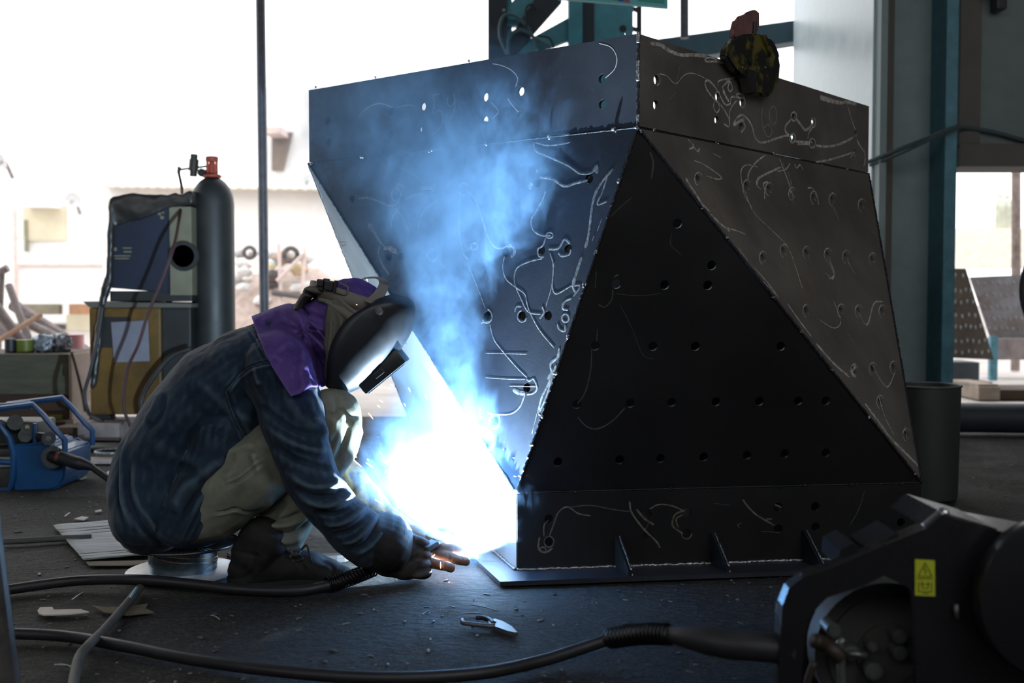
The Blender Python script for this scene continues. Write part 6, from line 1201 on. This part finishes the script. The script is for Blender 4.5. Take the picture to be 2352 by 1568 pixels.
# warning label
M_lab = mat('yellow_label', (.42, .46, .02), rough=.5, var=.1); M_ink = mat('dark_label_print', (.06, .065, .005), rough=.5)
bm = BM(); prism(bm, [mp(x, y, Ym - .0012) for x, y in ((2102, 1284), (2147, 1287), (2148, 1369), (2102, 1367))], (0, .001, 0)); lb = obj('warning_label', bm, M_lab, mc); lb['label'] = 'yellow warning label with a triangle'
bm = BM()
def ink(pts):
    for i in range(len(pts) - 1):
        a, b = mp(*pts[i], Ym - .0016), mp(*pts[i + 1], Ym - .0016); d = (b - a).normalized(); s = Vector((-d.z, 0, d.x)) * .0007; prism(bm, [a + s, b + s, b - s, a - s], (0, .0004, 0))
ink([(2125, 1292), (2141, 1324), (2109, 1323), (2125, 1292)]); ink([(2125, 1299), (2122, 1309), (2128, 1309), (2124, 1319)]); ink([(2106, 1328), (2144, 1329)]); ink([(2110, 1336), (2110, 1358), (2140, 1359), (2140, 1337)]); ink([(2118, 1334), (2118, 1350), (2132, 1351), (2132, 1335)]); ink([(2114, 1341), (2136, 1342)]); ink([(2118, 1363), (2134, 1363)])
obj('label_print', bm, M_ink, lb)
# big wheel at the right edge
bm = BM(); c = Vector((X(2440, 1.66), 1.66, P(2440, 1370, 1.66).z)); lathe(bm, [(.10, -.02), (.118, -.016), (.122, 0), (.118, .016), (.10, .02), (.03, .022)], c, 48, RX(math.pi / 2)); obj('spool_wheel', bm, M_blk, mc, smooth_sh=35)
# ---------------- welding arc + smoke ----------------
ARC = Vector((-.100, 3.085, .045))
l = bpy.data.lights.new('arc_light', 'AREA'); lo = bpy.data.objects.new('arc_light', l); COL.objects.link(lo)
l.shape = 'DISK'; l.size = .006; l.energy = 500; l.color = (.62, .82, 1.0); lo.location = ARC + Vector((0, 0, .0015))
lo.rotation_euler = Vector((-.30, .12, .94)).to_track_quat('-Z', 'Y').to_euler()
M_arc = mat('arc_plasma', (1, 1, 1), emis=(.75, .9, 1), estr=400)
bm = BM(); ball(bm, ARC - Vector((-.004, 0, .006)), .004, 12)
tag(obj('welding_arc', bm, M_arc, smooth_sh='all'), 'blinding blue-white welding arc at the hopper foot', 'welding arc')
def smoke():
    m = bpy.data.materials.new('welding_smoke'); m.use_nodes = True; nt = m.node_tree; nt.nodes.clear(); L = nt.links
    out = nt.nodes.new('ShaderNodeOutputMaterial'); vol = nt.nodes.new('ShaderNodeVolumeScatter'); ab = nt.nodes.new('ShaderNodeVolumeAbsorption'); ab.inputs['Color'].default_value = (.29, .57, .97, 1); ash = nt.nodes.new('ShaderNodeAddShader'); L.new(vol.outputs[0], ash.inputs[0]); L.new(ab.outputs[0], ash.inputs[1]); L.new(ash.outputs[0], out.inputs['Volume'])
    vol.inputs['Color'].default_value = (.29, .57, .97, 1); vol.inputs['Anisotropy'].default_value = 0.0
    tc = nt.nodes.new('ShaderNodeTexCoord'); sx = nt.nodes.new('ShaderNodeSeparateXYZ'); L.new(tc.outputs['Object'], sx.inputs[0])
    def M(op, a, b=None, c=None, clamp=False):
        n = nt.nodes.new('ShaderNodeMath'); n.operation = op; n.use_clamp = clamp
        for i, v in enumerate((a, b, c)):
            if v is None: continue
            if isinstance(v, (int, float)): n.inputs[i].default_value = v
            else: L.new(v, n.inputs[i])
        return n.outputs[0]
    def curve(src, pts):
        # piecewise linear through a colour ramp (src 0..1.5)
        r = nt.nodes.new('ShaderNodeValToRGB'); e = r.color_ramp.elements
        while len(e) > 1: e.remove(e[0])
        e[0].position = pts[0][0] / 1.5; e[0].color = (pts[0][1],) * 3 + (1,)
        for z, v in pts[1:]:
            q = e.new(z / 1.5); q.color = (v,) * 3 + (1,)
        L.new(M('DIVIDE', src, 1.5), r.inputs[0]); return r.outputs[0]
    x, y, z = sx.outputs
    n1 = nt.nodes.new('ShaderNodeTexNoise'); n1.inputs['Scale'].default_value = 6.5; n1.inputs['Detail'].default_value = 7; n1.inputs['Roughness'].default_value = .66; n1.inputs['Distortion'].default_value = 1.3
    mp = nt.nodes.new('ShaderNodeMapping'); mp.inputs['Scale'].default_value = (1.1, 1, .75); mp.inputs['Location'].default_value = SMOKE_OFF; L.new(tc.outputs['Object'], mp.inputs[0]); L.new(mp.outputs[0], n1.inputs['Vector'])
    # plume centre (x offset by +1 to stay positive) and half width with height
    cx = M('SUBTRACT', curve(z, [(0, .85), (.25, .81), (.6, .79), (.85, .80), (1.0, .78), (1.15, .74), (1.35, .66)]), 1.0)
    wd = curve(z, [(0, .18), (.2, .30), (.38, .24), (.5, .17), (.7, .19), (.88, .33), (1.1, .52), (1.3, .58)])
    cy = curve(z, [(0, .12), (.6, .10), (1.0, .10), (1.3, .18)])
    dx = M('DIVIDE', M('SUBTRACT', x, cx), wd); dy = M('DIVIDE', M('SUBTRACT', M('SUBTRACT', y, 3.0), cy), M('MULTIPLY', wd, .8))
    r2 = M('ADD', M('MULTIPLY', dx, dx), M('MULTIPLY', dy, dy))
    fall = M('SUBTRACT', 1.0, r2, clamp=True)
    # noisy: density = fall^a * max(noise-th,0)
    th = M('MULTIPLY_ADD', fall, -.32, .62)
    d = M('MULTIPLY', M('SUBTRACT', n1.outputs['Fac'], th, clamp=True), 4.5, clamp=True)
    n2 = nt.nodes.new('ShaderNodeTexNoise'); n2.inputs['Scale'].default_value = 17; n2.inputs['Detail'].default_value = 6; n2.inputs['Roughness'].default_value = .6; n2.inputs['Distortion'].default_value = 2.0; L.new(mp.outputs[0], n2.inputs['Vector'])
    d = M('MULTIPLY', d, M('MULTIPLY_ADD', n2.outputs['Fac'], 4.2, -1.15, clamp=False))
    d = M('MAXIMUM', d, 0.0)
    d = M('MULTIPLY', M('MULTIPLY', d, fall), curve(z, [(0, 1.0), (.3, .95), (.42, .62), (.6, .42), (.85, .46), (1.2, .46), (1.38, .08)]))
    D = M('MULTIPLY', d, SMOKE_D); L.new(D, vol.inputs['Density']); L.new(D, ab.inputs['Density'])
    return m
SMOKE_D = 9.0; SMOKE_OFF = (0.3, .2, 0)
bm = BM()
prof = [(0, -.08, 3.02, .16), (.3, -.17, 3.07, .34), (.6, -.19, 3.09, .26), (.9, -.2, 3.1, .42), (1.15, -.25, 3.12, .58), (1.42, -.32, 3.18, .62)]
rings = []
for z, x, y, r in prof:
    rings.append([bm.verts.new((x + r * math.cos(a * math.pi / 8), y + r * .85 * math.sin(a * math.pi / 8), z + .012)) for a in range(16)])
for i in range(len(rings) - 1):
    for k in range(16): bm.faces.new((rings[i][k], rings[i][(k + 1) % 16], rings[i + 1][(k + 1) % 16], rings[i + 1][k]))
bm.faces.new(rings[0][::-1]); bm.faces.new(rings[-1])
tag(obj('welding_smoke', bm, smoke()), 'blue welding smoke rising from the arc past the hopper', 'smoke', kind='stuff')
